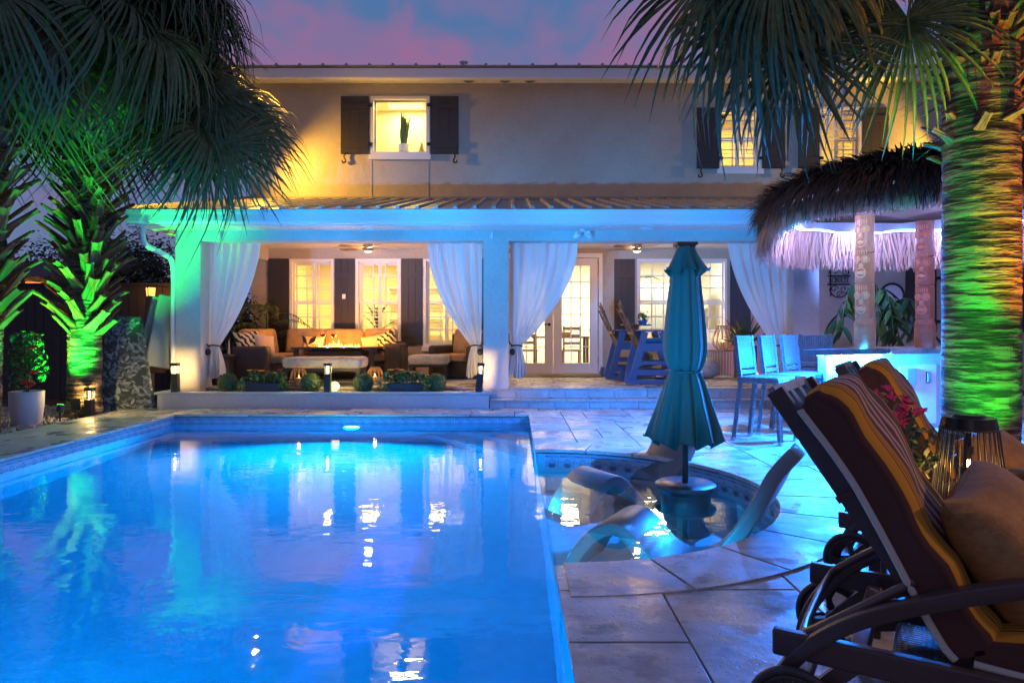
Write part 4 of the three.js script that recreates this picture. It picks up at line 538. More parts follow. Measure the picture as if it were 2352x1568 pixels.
// ================================================================ topiary balls and flower boxes
{
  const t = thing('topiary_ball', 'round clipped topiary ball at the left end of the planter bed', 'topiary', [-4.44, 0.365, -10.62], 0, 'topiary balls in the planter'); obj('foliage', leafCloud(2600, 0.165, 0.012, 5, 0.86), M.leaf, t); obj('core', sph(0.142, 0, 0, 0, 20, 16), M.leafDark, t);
  for (const [x, l] of [[-3.15, 'round clipped topiary ball right of the left flower box'], [-2.34, 'round clipped topiary ball in front of the glowing rattan lantern'], [-1.2, 'round clipped topiary ball right of the right flower box']]) dup(t, [x, 0.365, -10.62], x * 3, l);
  const rnd = mulberry(33), red = mat([0.35, 0.02, 0.05], 0.6), yel = mat([0.7, 0.42, 0.02], 0.6), boxM = mat([0.03, 0.03, 0.05], 0.5);
  const flowers = (x, label, seed) => { const f = thing('flower_box', label, 'flower box', [x, 0.215, -10.62]); obj('trough', rbox(0.56, 0.16, 0.2, 0.02, 0, 0.08, 0), boxM, f);
    const gs = [], l2 = []; for (let k = 0; k < 60; k++) { const a = leafCloud(7, 0.05, 0.04, seed + k, 0.2); (k % 3 ? gs : l2).push(a.translate((rnd() - 0.5) * 0.62, 0.17 + rnd() * 0.13, (rnd() - 0.5) * 0.24)); } for (let k = 0; k < 26; k++) { const s = k % 2 ? 1 : -1; l2.push(leafCloud(12, 0.05, 0.022, seed + 200 + k, 0.2).translate(s * (0.26 + rnd() * 0.14), 0.02 + rnd() * 0.18, 0.06 + rnd() * 0.08)); }
    obj('foliage', gs, M.leaf, f); obj('trailing_foliage', l2, M.leafLight, f);
    for (let k = 0; k < 6; k++) { const fx = (k - 2.5) * 0.09 + (rnd() - 0.5) * 0.05, fy = 0.3 + rnd() * 0.08, gs2 = []; for (let q = 0; q < 9; q++) gs2.push(put(sph(0.022, 0.03, 0, 0, 8, 6, 1, 0.35, 0.6), fx, fy, 0.04, 0, q * 0.7, 0)); const fl = obj('flower', gs2, k % 2 ? red : yel, f); obj('stem', rod([fx, 0.15, 0.02], [fx, fy, 0.04], 0.004, 5), M.leaf, fl); } };
  flowers(-3.87, 'flower box with red and yellow blooms left of the middle bollard', 50); flowers(-1.68, 'flower box with red and yellow blooms right of the middle bollard', 150);
}
// ================================================================ tall glider chairs on the right of the porch
{
  const bl = mat([0.085, 0.11, 0.2], 0.5), tanw = mat([0.42, 0.31, 0.18], 0.6, { map: again(T.wood, 1) });
  const c = thing('tall_glider_chair', 'tall blue wooden balcony chair nearest the steps', 'chair', [2.18, PF, -11.7], 0, 'tall balcony chairs on the porch'); // faces +x
  for (const z of [-0.3, 0.3]) {
    obj('leg', bar([-0.2, 0.02, z], [0.02, 0.88, z], 0.04, 0.11), bl, c); obj('leg', bar([0.56, 0.02, z], [0.3, 0.88, z], 0.04, 0.11), bl, c);
    obj('side_rail', bar([-0.14, 0.2, z], [0.5, 0.2, z], 0.03, 0.1), bl, c); obj('side_rail', bar([-0.1, 0.36, z], [0.46, 0.36, z], 0.03, 0.06), bl, c); obj('side_rail', bar([-0.04, 0.62, z], [0.4, 0.62, z], 0.035, 0.14), bl, c);
    obj('arm', rbox(0.62, 0.03, 0.14, 0.01, 0.18, 0.9, z), bl, c); obj('glider_base', mg([bar([-0.3, 0.05, z * 1.1], [0.62, 0.05, z * 1.1], 0.05, 0.07), bar([-0.3, 0.05, z * 1.1], [-0.26, 0.2, z * 1.1], 0.05, 0.07)]), bl, c);
  }
  for (let k = 0; k < 5; k++) { const z = -0.22 + k * 0.11, top = 1.42 - Math.abs(k - 2) ** 1.5 * 0.05; obj('back_slat', bar([-0.02, 0.58, z], [-0.36, top, z], 0.095, 0.022), tanw, c); }
  for (const [x, y] of [[-0.14, 0.86], [-0.3, 1.24]]) obj('back_rail', box(0.03, 0.05, 0.62, x - 0.02, y, 0), tanw, c); for (let k = 0; k < 6; k++) obj('seat_slat', rbox(0.08, 0.022, 0.56, 0.005, 0.02 + k * 0.085, 0.68 + k * 0.004, 0), bl, c);
  obj('footrest', mg([box(0.03, 0.08, 0.56, 0.55, 0.22, 0), box(0.12, 0.022, 0.56, 0.58, 0.27, 0)]), bl, c);
  dup(c, [1.98, PF, -12.75], 0, 'tall blue wooden balcony chair farther back under the window');
  solo('seat_cushion', wobble(rbox(0.46, 0.07, 0.5, 0.03, 2.4, PF + 0.74, -11.7, 0, 0, 0.04, 4), 0.006, 6, 2), mat([0.03, 0.2, 0.34], 0.85, { map: again(T.mottle, 3) }), 'teal patterned cushion on the nearer balcony chair', 'cushion');
  const tb = thing('tall_side_table', 'tall slim wooden side table between the balcony chairs', 'side table', [2.1, PF, -12.25]); obj('table_top', rbox(0.5, 0.03, 0.36, 0.008, 0.1, 1.0, 0), bl, tb); obj('post', box(0.09, 1.0, 0.09, 0.1, 0.5, 0), mat([0.3, 0.14, 0.07], 0.5), tb); obj('foot', box(0.4, 0.04, 0.3, 0.1, 0.02, 0), bl, tb);
  const pp = thing('table_plant', 'small leafy plant in blue bowl on the tall side table', 'plant', [2.32, PF + 1.015, -12.25]); obj('bowl', lathe([[0, 0], [0.06, 0], [0.1, 0.07], [0.09, 0.07], [0, 0.02]], 20), mat([0.1, 0.2, 0.5], 0.3), pp); obj('foliage', leafCloud(60, 0.12, 0.04, 8, 0.3).translate(0, 0.14, 0), M.leafLight, pp);
  const gp = thing('potted_bush', 'small potted green bush under the balcony chairs', 'plant', [2.55, PF, -13.2]); obj('pot', lathe([[0, 0], [0.11, 0], [0.14, 0.2], [0.12, 0.2], [0, 0.18]], 24), M.white, gp); obj('foliage', leafCloud(700, 0.17, 0.03, 9, 0.4).translate(0, 0.34, 0), M.leafLight, gp);
  const ag = thing('agave_plant', 'spiky agave in a dark pot by the right porch curtain', 'plant', [at(1712, 770, 12.9).x, PF, -12.9]); obj('pot', rbox(0.34, 0.62, 0.34, 0.02, 0, 0.31, 0), mat([0.09, 0.07, 0.06], 0.6), ag); const rnd = mulberry(6); for (let k = 0; k < 26; k++) { const g = blade(0.5 + 0.2 * rnd(), 0.07, 0.08, 5, 0.35); g.rotateZ(0.35 + rnd() * 1.1); g.rotateY(rnd() * 6.28); obj('leaf', g.translate(0, 0.62, 0), M.leaf, ag); }
  solo('door_mat', bb(hx(1180), hx(1372), PF + 0.002, PF + 0.014, 13.1, 13.8), mat([0.2, 0.15, 0.1], 1, { map: again(T.mottle, 2), bump: again(T.grain, 8), bs: 0.004 }), 'woven brown door mat before the french doors', 'mat');
}
{ // areca palm by the left end of the wall, thermostat on the shutter, dark hedge
  const rnd = mulberry(8), a = thing('areca_palm', 'potted areca palm behind the left end of the sofa', 'plant', [-4.85, PF, -13.45]); obj('pot', lathe([[0, 0], [0.15, 0], [0.19, 0.32], [0.17, 0.32], [0, 0.28]], 24), mat([0.1, 0.08, 0.07], 0.6), a);
  for (let k = 0; k < 16; k++) { const gs = [], az = rnd() * 6.28, L = 0.75 + 0.3 * rnd(), el = 0.5 + rnd() * 0.7, h0 = 0.6 + rnd() * 0.75; for (let j = 2; j < 15; j++) for (const s of [-1, 1]) { const t = j / 15, b = blade(0.24 * (1.15 - t), 0.024, 0.08, 3); b.rotateY(-s * 0.9); gs.push(b.translate(L * t, Math.sin(el) * L * t - 0.75 * L * t * t, 0)); } gs.push(tube([0, 0.33, 0.66, 1].map((t) => [L * t, Math.sin(el) * L * t - 0.75 * L * t * t, 0]), 0.006, 8, 4)); const g = mg(gs); g.rotateY(az); obj('frond', g.translate(0, h0, 0), M.frond[1], a); obj('stem', tube([[Math.cos(az) * 0.05, 0.25, -Math.sin(az) * 0.05], [0, h0, 0]], 0.012, 6, 5), M.frond[1], a); }
  solo('thermostat', mg([rbox(0.07, 0.1, 0.02, 0.02, at(791, 681, WD).x, at(791, 681, WD).y, -WD + 0.06)]), M.white, 'small white framed sensor on the middle dark shutter', 'sensor');
}
// ================================================================ fan palms
function fanLeaf(seed, n, len, droop, spread = 2.75) { // hub at the origin, midrib along +x, upper side +y
  const rnd = mulberry(seed), P = [], U = [], I = []; let base = 0;
  for (let k = 0; k < n; k++) {
    const a = lerp(-spread, spread, (k + 0.5) / n) + (rnd() - 0.5) * 0.05, c = Math.cos(a), s = Math.sin(a), L = len * (0.62 + 0.38 * Math.cos(a * 0.55) ** 2) * (0.85 + 0.25 * rnd()), w = 0.03 * (0.8 + 0.5 * rnd()), ns = 6, dr = droop * (0.7 + 0.7 * rnd()), lift = 0.12 * Math.abs(s), sway = (rnd() - 0.5) * 0.12;
    for (let i = 0; i <= ns; i++) {
      const t = i / ns, r = L * t, ww = (t < 0.45 ? lerp(0.012, w, t / 0.45) : w * (1 - ((t - 0.45) / 0.55) ** 1.6)) * 0.5 + 0.0012, y = lift * r - dr * t * t * t * L - 0.25 * droop * Math.max(0, c) * r * r;
      const rr = r * (1 - 0.25 * dr * t * t), aa = a + sway * t * t, X = rr * Math.cos(aa), Z = rr * Math.sin(aa), px = -Math.sin(aa), pz = Math.cos(aa);
      for (const q of [-1, 0, 1]) { P.push(X + px * ww * q, y + (q ? ww * 0.55 : -ww * 0.3), Z + pz * ww * q); U.push(t, q * 0.5 + 0.5); }
    }
    for (let i = 0; i < ns; i++) for (let q = 0; q < 2; q++) { const b = base + i * 3 + q; I.push(b, b + 1, b + 3, b + 1, b + 4, b + 3); }
    base += (ns + 1) * 3;
  }
  const g = new THREE.BufferGeometry(); g.setAttribute('position', new THREE.Float32BufferAttribute(P, 3)); g.setAttribute('uv', new THREE.Float32BufferAttribute(U, 2)); g.setIndex(I); g.computeVertexNormals(); return clean(g);
}
const LEAVES = [[1, 54, 1, 0.35], [2, 50, 1, 0.55], [3, 58, 1, 0.75], [4, 46, 1, 0.95], [5, 52, 1, 0.5]].map((a) => fanLeaf(...a));
const petM = mat([0.1, 0.13, 0.04], 0.5);
function frond(palm, base, hub, axis, size, m, variant, roll = 0, toward = 0) { // a leaf blade with its petiole as sub-part
  const leaf = obj('frond', LEAVES[variant % 5], m, palm), x = axis.clone().normalize(), up = new THREE.Vector3(0, 1, 0), out = hub.clone().sub(base).setY(0).normalize();
  let y = up.clone().addScaledVector(out, 0.5); y.z += toward; y.addScaledVector(x, -y.dot(x)); if (y.lengthSq() < 0.01) y = out.clone().addScaledVector(x, -out.dot(x)); y.normalize(); y.applyAxisAngle(x, roll); const z = new THREE.Vector3().crossVectors(x, y);
  leaf.matrix.makeBasis(x, y, z); leaf.quaternion.setFromRotationMatrix(leaf.matrix); leaf.position.copy(hub); leaf.scale.setScalar(size);
  const inv = new THREE.Matrix4().compose(leaf.position, leaf.quaternion, leaf.scale).invert(), mid = base.clone().lerp(hub, 0.55).add(new THREE.Vector3(0, 0.14, 0));
  obj('petiole', tube([base, mid, hub, hub.clone().addScaledVector(x, size * 0.18)].map((p) => p.clone().applyMatrix4(inv)), 0.012 / size, 12, 5), petM, leaf); return leaf;
}
function crown(palm, c, n, seed, o = {}) { // fronds all round a growing point
  const rnd = mulberry(seed), { pet = 1.1, size = 1.0, low = -0.9, skirt = 0 } = o;
  for (let k = 0; k < n; k++) {
    const t = k / n, az = k * 2.39996 + rnd() * 0.5, el = lerp(1.25, low, t) + (rnd() - 0.5) * 0.25, L = pet * (0.8 + 0.4 * rnd()), dir = new THREE.Vector3(Math.cos(az) * Math.cos(el), Math.sin(el), Math.sin(az) * Math.cos(el));
    if (o.keep && !o.keep(dir, rnd)) continue;
    const base = c.clone().addScaledVector(dir, 0.1).add(new THREE.Vector3(0, (0.5 - t) * 0.5, 0)), hub = base.clone().addScaledVector(dir, L); hub.y -= 0.25 * L * L * Math.cos(el);
    const axis = dir.clone(); axis.y -= 0.55 + 0.75 * t; const dead = t > 0.86;
    frond(palm, base, hub, axis, size * (0.85 + 0.3 * rnd()), M.frond[dead ? 2 : (k % 3 ? 0 : 1)], dead ? 3 : t > 0.5 ? 2 + k % 2 : k, (rnd() - 0.5) * 0.7);
  }
}
function bootGeo() { const g = ext(shp([[-0.075, 0], [-0.05, 0.14], [-0.045, 0.3], [-0.055, 0.36], [0.0, 0.345], [0.05, 0.37], [0.045, 0.28], [0.05, 0.14], [0.075, 0]]), 0.018, 0.006); // flat stub of an old leaf base, bent outwards
  const p = g.attributes.position; for (let i = 0; i < p.count; i++) { const y = p.getY(i), x = p.getX(i); p.setZ(i, p.getZ(i) - 0.5 * x * x * 8 + 0.55 * y * y); } g.computeVertexNormals(); return g; }
const BOOT = bootGeo(), bootM = [mat([0.34, 0.28, 0.22], 0.8, { map: again(T.wood, 2) }), mat([0.27, 0.21, 0.16], 0.85, { map: again(T.wood, 2) }), mat([0.4, 0.35, 0.29], 0.8, { map: again(T.wood, 2) })];
function trunkGeo(path, rad, n, seg, amp, seed) { // path(t) -> Vector3, rad(t); ringed, fibrous skin
  const P = [], U = [], I = [];
  for (let j = 0; j <= n; j++) { const t = j / n, c = path(t), r0 = rad(t); for (let i = 0; i <= seg; i++) { const a = (i % seg) / seg * Math.PI * 2, y = c.y; const f = fbm((i % seg) / seg * 6, y * 24 + 40, 6, 9999, seed, 5, 0.6), q = fbm((i % seg) / seg * 30, y * 3 + 9, 30, 9999, seed + 3, 3), r = r0 * (1 + amp * (sstep(0.32, 0.6, f) - 0.5) + amp * 0.5 * (q - 0.5)); P.push(c.x + r * Math.cos(a), y, c.z + r * Math.sin(a)); U.push(i / seg * 2, y * 0.6); } }
  for (let j = 0; j < n; j++) for (let i = 0; i < seg; i++) { const a = j * (seg + 1) + i, b = a + seg + 1; I.push(a, b, a + 1, b, b + 1, a + 1); }
  const g = new THREE.BufferGeometry(); g.setAttribute('position', new THREE.Float32BufferAttribute(P, 3)); g.setAttribute('uv', new THREE.Float32BufferAttribute(U, 2)); g.setIndex(I); g.computeVertexNormals();
  const nn = g.attributes.normal; for (let j = 0; j <= n; j++) { const a = j * (seg + 1), b = a + seg; for (const k of ['X', 'Y', 'Z']) { const v = (nn['get' + k](a) + nn['get' + k](b)) / 2; nn['set' + k](a, v); nn['set' + k](b, v); } } return clean(g);
}
const barkM = mat([0.3, 0.25, 0.2], 0.9, { map: T.barkColor, bump: T.bark, bs: 0.02 });
function boots(palm, path, rad, y0, y1, n, seed, scale = 1) {
  const rnd = mulberry(seed);
  for (let k = 0; k < n; k++) { const y = lerp(y0, y1, k / n), t = path.inv(y), c = path(t), a = k * 2.39996 + (rnd() - 0.5) * 0.3, r = rad(t) * 0.95; const o = obj('leaf_boot', BOOT, bootM[Math.floor(rnd() * 3)], palm); o.position.set(c.x + r * Math.cos(a), y, c.z + r * Math.sin(a)); const s = scale * (0.8 + 0.45 * rnd()); o.scale.set(s, s * (0.9 + 0.3 * rnd()), s); o.rotation.set(0.42 + 0.35 * rnd(), Math.PI / 2 - a, (rnd() - 0.5) * 0.9, 'YXZ'); }
}
const line = (a, b, bend = 0) => { const f = (t) => new THREE.Vector3(lerp(a.x, b.x, t) + bend * Math.sin(t * Math.PI), lerp(a.y, b.y, t), lerp(a.z, b.z, t)); f.inv = (y) => (y - a.y) / (b.y - a.y); return f; };
{ // left palm with leaf boots
  const p = thing('fan_palm', 'fan palm lit green left of the porch, trunk covered in cut leaf boots', 'palm tree');
  const a = W(-6.2, -0.1, 9.85), b = W(-5.98, 5.0, 9.85), path = line(a, b, -0.05), rad = (t) => t < 0.06 ? 0.25 - t * 0.5 : t < 0.32 ? 0.215 : 0.235;
  obj('trunk', trunkGeo(path, rad, 220, 60, 0.07, 5), barkM, p); boots(p, path, rad, 1.12, 4.9, 190, 3, 1.0);
  const c = W(-5.75, 5.35, 9.8); obj('crown_shaft', lathe([[0.3, -0.5], [0.4, -0.1], [0.3, 0.3], [0.05, 0.6]], 16).translate(-5.9, 5.2, -9.85), bootM[1], p);
  crown(p, c, 60, 12, { pet: 1.3, size: 1.2, low: -0.2 });
  const rnd = mulberry(91); // long fronds leaning over the porch roof
  for (const [u, v, d, ax, ay, az, s] of [[430, 255, 9.5, 1, -0.5, 0.2, 1.35], [470, 300, 9.4, 0.9, -0.9, 0.3, 1.35], [420, 330, 9.6, 0.6, -1.1, 0.1, 1.3], [500, 230, 9.5, 1, -0.25, 0, 1.25], [380, 200, 9.7, 1, 0.1, 0.2, 1.3], [350, 120, 9.6, 1, 0.3, 0, 1.3], [520, 330, 9.3, 0.7, -1, 0.1, 1.2], [465, 340, 9.5, 0.25, -1, 0.2, 1.05], [330, 170, 9.3, 0.3, -1, 0.4, 1.1], [400, 60, 9.8, 1, 0.0, 0, 1.3], [300, 110, 9.2, 0.2, -0.9, 0.6, 1.15], [540, 270, 9.6, 1, -0.6, 0.1, 1.2], [470, 180, 9.6, 1, -0.1, 0.1, 1.2], [250, 120, 9.0, -0.2, -1, 0.5, 1.1], [150, 110, 9.1, -0.5, -0.9, 0.4, 1.15], [90, 170, 9.3, -0.4, -1, 0.2, 1.1]]) frond(p, c.clone().add(new THREE.Vector3(0, (rnd() - 0.5) * 0.4, 0)), at(u, v, d), new THREE.Vector3(ax, ay, az), s, M.frond[rnd() < 0.7 ? 0 : 1], Math.floor(rnd() * 5), (rnd() - 0.5) * 1.2, 0.7);
}
{ // palm cut by the left edge
  const p = thing('fan_palm', 'fan palm at the left edge of the picture behind the flower pot', 'palm tree');
  const a = W(-6.56, -0.1, 8.4), b = W(-6.5, 4.9, 8.4), path = line(a, b, 0.02), rad = (t) => t < 0.3 ? 0.2 : 0.22;
  obj('trunk', trunkGeo(path, rad, 160, 48, 0.07, 8), barkM, p); boots(p, path, rad, 1.2, 4.8, 140, 9, 1.0); crown(p, W(-6.4, 5.3, 8.4), 44, 21, { pet: 1.3, size: 1.2, low: -0.2 });
}
{ // right palm in front of the tiki bar
  const p = thing('fan_palm', 'thick palm trunk with cracked bark lit green in front of the tiki bar', 'palm tree');
  const a = W(3.76, -0.1, 5.5), b = W(3.74, 5.4, 5.5), path = line(a, b, 0.02), rad = (t) => t < 0.08 ? 0.31 - 0.5 * t : lerp(0.272, 0.262, t);
  obj('trunk', trunkGeo(path, rad, 760, 150, 0.022, 15), mat([0.34, 0.27, 0.2], 0.9, { map: T.barkColor, bump: T.bark, bs: 0.016 }), p);
  const rnd = mulberry(17); for (let k = 0; k < 60; k++) { const y = 2.5 + 1.4 * rnd(), az = rnd() * 6.28; const o = obj('bark_stub', BOOT, bootM[k % 3], p); o.position.set(3.755 + 0.262 * Math.cos(az), y, -5.5 + 0.262 * Math.sin(az)); o.scale.set(0.55, 0.28 + 0.2 * rnd(), 0.7); o.rotation.set(0.4 + 0.5 * rnd(), Math.PI / 2 - az, (rnd() - 0.5) * 1.2, 'YXZ'); }
  const c = W(3.74, 5.6, 5.5); obj('crown_shaft', lathe([[0.26, -0.6], [0.36, -0.15], [0.28, 0.3], [0.05, 0.6]], 16).translate(c.x, c.y, c.z), bootM[1], p);
  crown(p, c, 26, 31, { pet: 1.4, size: 1.1, low: 0.25 });
  for (const [u, v, d, ax, ay, az, s, va] of [[1830, 108, 5.5, -0.12, -1, 0.1, 1.02, 0], [2085, 45, 5.3, 0.0, -1, 0.15, 1.02, 4], [1715, -10, 5.4, -0.35, -1, 0.1, 1.2, 2], [1640, -70, 5.5, -0.6, -0.8, 0.1, 1.15, 4], [1745, 30, 5.7, -0.25, -1, 0, 1.05, 1], [1950, 20, 5.8, 0.05, -1, 0, 0.95, 1], [1870, -70, 5.2, -0.15, -1, 0.2, 1.05, 3], [1790, -100, 5.1, -0.35, -1, 0.2, 1.1, 2], [2350, 60, 5.6, 0.2, -1, 0.1, 1.1, 1], [2410, 20, 5.4, 0.5, -1, 0, 1.2, 2], [2380, 160, 5.9, 0.1, -1, 0, 1.1, 0]]) frond(p, c.clone(), at(u, v, d), new THREE.Vector3(ax, ay, az), s, M.frond[va % 2], va, (rnd() - 0.5) * 0.9, 1.6);
}
// ================================================================ left background: fence, shed, trees, pot, floats
{
  const fm = mat([0.035, 0.032, 0.035], 0.7, { bump: again(T.grain, 3), bs: 0.002 }), f = thing('fence', 'dark vertical board fence behind the left palms', 'fence', [0, 0, -12.2]); const rnd = mulberry(2);
  for (let k = 0; k < 34; k++) obj('board', box(0.145, 2.05, 0.022, -10.6 + k * 0.152, 0.97, (rnd() - 0.5) * 0.006), fm, f); for (const y of [0.5, 1.6]) obj('rail', box(5.2, 0.09, 0.04, -8.1, y, -0.04), fm, f); for (let k = 0; k < 3; k++) obj('post', box(0.1, 2.2, 0.1, -10.4 + k * 2.3, 1.0, -0.1), fm, f); obj('cap_board', box(5.2, 0.03, 0.12, -8.1, 2.01, 0), fm, f);
  const s = thing('shed', 'low shed with orange lit eaves beyond the left fence', 'shed', [-10.3, 0, -14.4]); const sw = mat([0.35, 0.17, 0.06], 0.85); obj('wall', box(3.6, 2.3, 1.6, 0, 1.05, 0), sw, s); obj('roof', box(4.1, 0.12, 2.2, 0, 2.42, 0, 0.22), mat([0.07, 0.05, 0.05], 0.9, { bump: again(T.grain, 2), bs: 0.01 }), s); for (let k = 0; k < 7; k++) obj('rafter_tail', box(0.06, 0.09, 0.5, -1.7 + k * 0.55, 2.1, 0.85, 0.22), mat([0.5, 0.28, 0.1], 0.8), s);
  const sl = thing('shed_lamp', 'small amber lamp under the eaves of the shed', 'lamp', [-9.6, 2.06, -13.35]); obj('lamp_bulb', sph(0.05, 0, 0, 0), glow([1, 0.5, 0.1], 6), sl); obj('mount', cyl(0.03, 0.04, 0.06, 0, 0.07, 0), M.black, sl); point([-9.6, 2.06, -13.35], [1, 0.45, 0.08], 2.4, 2);
  const tree = (x, d, h, r, seed, label) => { const t = thing('background_tree', label, 'tree', [x, -0.1, -d], 0, 'dark trees beyond the fence'); obj('trunk', mg([cyl(0.08, 0.14, h, 0, h / 2, 0, 10), rod([0, h * 0.6, 0], [r * 0.5, h + r * 0.2, 0.2], 0.05), rod([0, h * 0.6, 0], [-r * 0.5, h + r * 0.1, -0.2], 0.05)]), M.darkWood, t); const r2 = mulberry(seed), gs = []; for (let k = 0; k < 16; k++) gs.push(leafCloud(420, r * (0.35 + 0.25 * r2()), 0.05, seed * 40 + k, 0.3).translate((r2() - 0.5) * r * 1.7, h + (r2() - 0.45) * r * 1.1, (r2() - 0.5) * r)); obj('crown', gs, M.leafDark, t); };
  tree(-12.2, 16.2, 2.2, 1.5, 3, 'dark shrubby tree at far left beyond the fence'); tree(-9.6, 16.8, 2.5, 1.3, 4, 'dark shrubby tree between the two left palms'); tree(-7.6, 15.2, 2.0, 1.7, 5, 'dense dark tree behind the floats beside the porch'); tree(-6.6, 13.6, 1.3, 1.3, 6, 'dark bush at the porch corner behind the downspout');
  // white pot with red flowering plant
  const pot = thing('potted_plant', 'white tall pot with a red flowering shrub at left', 'potted plant', W(-6.42, -0.06, 9.0)); obj('pot', smooth(lathe([[0, 0], [0.14, 0], [0.17, 0.05], [0.195, 0.25], [0.2, 0.45], [0.18, 0.45], [0.17, 0.4], [0, 0.4]], 40)), mat([0.72, 0.7, 0.66], 0.55, { map: again(T.plaster, 2) }), pot);
  const r3 = mulberry(44), gs = []; for (let k = 0; k < 46; k++) gs.push(leafCloud(16, 0.09, 0.034, 900 + k, 0.2).translate((r3() - 0.5) * 0.32 + 0.04 * Math.sin(k), 0.45 + r3() ** 0.8 * 0.75, (r3() - 0.5) * 0.3)); obj('foliage', gs, M.leaf, pot); obj('stem', mg([rod([0, 0.35, 0], [-0.03, 1.1, 0], 0.012), rod([0.02, 0.35, 0], [0.08, 1.05, 0.04], 0.01)]), M.darkWood, pot);
  const red = mat([0.5, 0.015, 0.02], 0.5); for (const [x, y, z] of [[0.16, 1.02, 0.12], [0.19, 0.7, 0.14], [0.16, 0.54, 0.16], [0.1, 0.58, 0.17]]) { const g = []; for (let q = 0; q < 6; q++) g.push(put(sph(0.03, 0.032, 0, 0, 8, 6, 1.1, 0.3, 0.7), x, y, z, 0.5, q * 1.05, 0.2)); obj('flower', g, red, pot); }
  // spot on a stake in front of the palm
  const sp = thing('spike_spotlight', 'small black spotlight on a stake in front of the left palm', 'spotlight', W(-6.0, -0.06, 9.35)); obj('stake', rod([0, 0, 0], [0, 0.18, 0], 0.012), M.black, sp); obj('panel', rbox(0.13, 0.16, 0.03, 0.01, 0, 0.24, 0, 0.15), M.black, sp);
  // pool floats and loungers leaning by the porch
  const leafy = canvasTex(256, 256, (c) => { c.fillStyle = '#2a3a3c'; c.fillRect(0, 0, 256, 256); const r = mulberry(8); for (let k = 0; k < 150; k++) { const x = r() * 256, y = r() * 256, a = r() * 6.28, l = 14 + r() * 12, sh = 90 + r() * 90; for (const dx of [-256, 0, 256]) for (const dy of [-256, 0, 256]) { c.save(); c.translate(x + dx, y + dy); c.rotate(a); c.fillStyle = `rgb(${sh * 0.86},${sh * 0.95},${sh})`; c.beginPath(); c.moveTo(-l, 0); c.quadraticCurveTo(0, -l * 0.55, l, 0); c.quadraticCurveTo(0, l * 0.55, -l, 0); c.fill(); c.strokeStyle = '#32474a'; c.lineWidth = 1.5; c.beginPath(); c.moveTo(-l, 0); c.lineTo(l, 0); c.stroke(); c.restore(); } } });
  const mg0 = metric(new RoundedBoxGeometry(0.64, 1.5, 0.12, 8, 0.05)); { const q = mg0.attributes.position; for (let i = 0; i < q.count; i++) q.setX(i, q.getX(i) * (1 - 0.3 * q.getY(i)) - 0.06 * q.getY(i)); } mg0.computeVertexNormals();
  const mt = solo('lounger_mattress', wobble(mg0, 0.012, 4, 3), mat([0.9, 0.9, 0.9], 0.8, { map: again(leafy, 1.5), bump: again(T.cloth, 10), bs: 0.0008 }), 'leaf patterned mattress cushion leaning behind the left palm', 'cushion'); mt.position.copy(W(-5.93, 0.66, 10.45)); mt.rotation.set(-0.16, 0.15, 0.06);
  const foam = mat([0.3, 0.36, 0.34], 0.7), brown = mat([0.16, 0.08, 0.05], 0.7);
  const fl = (name, x, y, d, w, h, rz, label, m) => { const g = rbox(w, h, 0.09, 0.04, 0, 0, 0, 0, 0, 0, 4); const p = g.attributes.position; for (let i = 0; i < p.count; i++) p.setZ(i, p.getZ(i) + 0.35 * (p.getY(i) + 0.1) ** 2); g.computeVertexNormals(); const o = solo(name, g, m, label, 'pool float'); o.position.copy(W(x, y, d)); o.rotation.set(-0.12, 0.5, rz); };
  fl('pool_float', -5.6, 1.15, 10.98, 0.42, 1.15, -0.14, 'grey curved foam pool lounger hung beside the porch column', foam); fl('pool_float', -5.92, 1.1, 11.3, 0.4, 1.25, -0.03, 'grey and brown foam pool lounger behind the leaf mattress', brown); fl('pool_float', -5.72, 1.25, 11.02, 0.4, 0.9, -0.16, 'pale green foam pool float in front of the brown one', mat([0.38, 0.44, 0.4], 0.7));
  solo('rolled_float', smooth(mg([put(clean(new THREE.CapsuleGeometry(0.1, 0.75, 8, 20)), -6.72, 0.72, -10.6, 0.1, 0, 0.08), put(sph(0.14, 0, 0, 0, 18, 14, 1, 0.8, 1), -6.76, 0.3, -10.55)])), mat([0.14, 0.34, 0.3], 0.4), 'green inflated pool float standing behind the left palm', 'pool float');
  solo('pool_pole_hook', tube([W(-6.9, 1.95, 10.9), W(-7.02, 1.9, 10.9), W(-7.05, 1.5, 10.9), W(-6.95, 1.36, 10.9)], 0.018, 30, 8), mat([0.35, 0.06, 0.05], 0.5), 'red curved rescue hook hanging on the fence', 'hook');
  solo('pool_pole', rod(W(-6.1, 1.95, 11.4), W(-5.35, 1.88, 11.6), 0.015), mat([0.4, 0.2, 0.1], 0.4, { metalness: 0.5 }), 'horizontal pole above the leaning pool floats', 'pole');
  const pl = thing('post_lantern', 'amber lit lantern on a post beside the porch', 'lantern', W(-6.3, 0, 11.85)); obj('post', box(0.09, 1.7, 0.09, 0, 0.8, 0), mat([0.3, 0.25, 0.18], 0.8), pl); obj('lantern_frame', mg([cyl(0.05, 0.08, 0.03, 0, 1.68, 0, 4), cyl(0.11, 0.11, 0.02, 0, 1.94, 0, 4), cyl(0.01, 0.1, 0.1, 0, 1.99, 0, 4), ...[0, 1, 2, 3].map((k) => rod([0.07 * Math.cos(k * 1.571), 1.69, 0.07 * Math.sin(k * 1.571)], [0.1 * Math.cos(k * 1.571), 1.94, 0.1 * Math.sin(k * 1.571)], 0.008))]), M.iron, pl); obj('lamp_glass', cyl(0.085, 0.06, 0.22, 0, 1.81, 0, 4), glow([1, 0.36, 0.05], 3.5), pl); point(W(-6.3, 1.81, 11.85), [1, 0.4, 0.06], 0.5, 2);
}
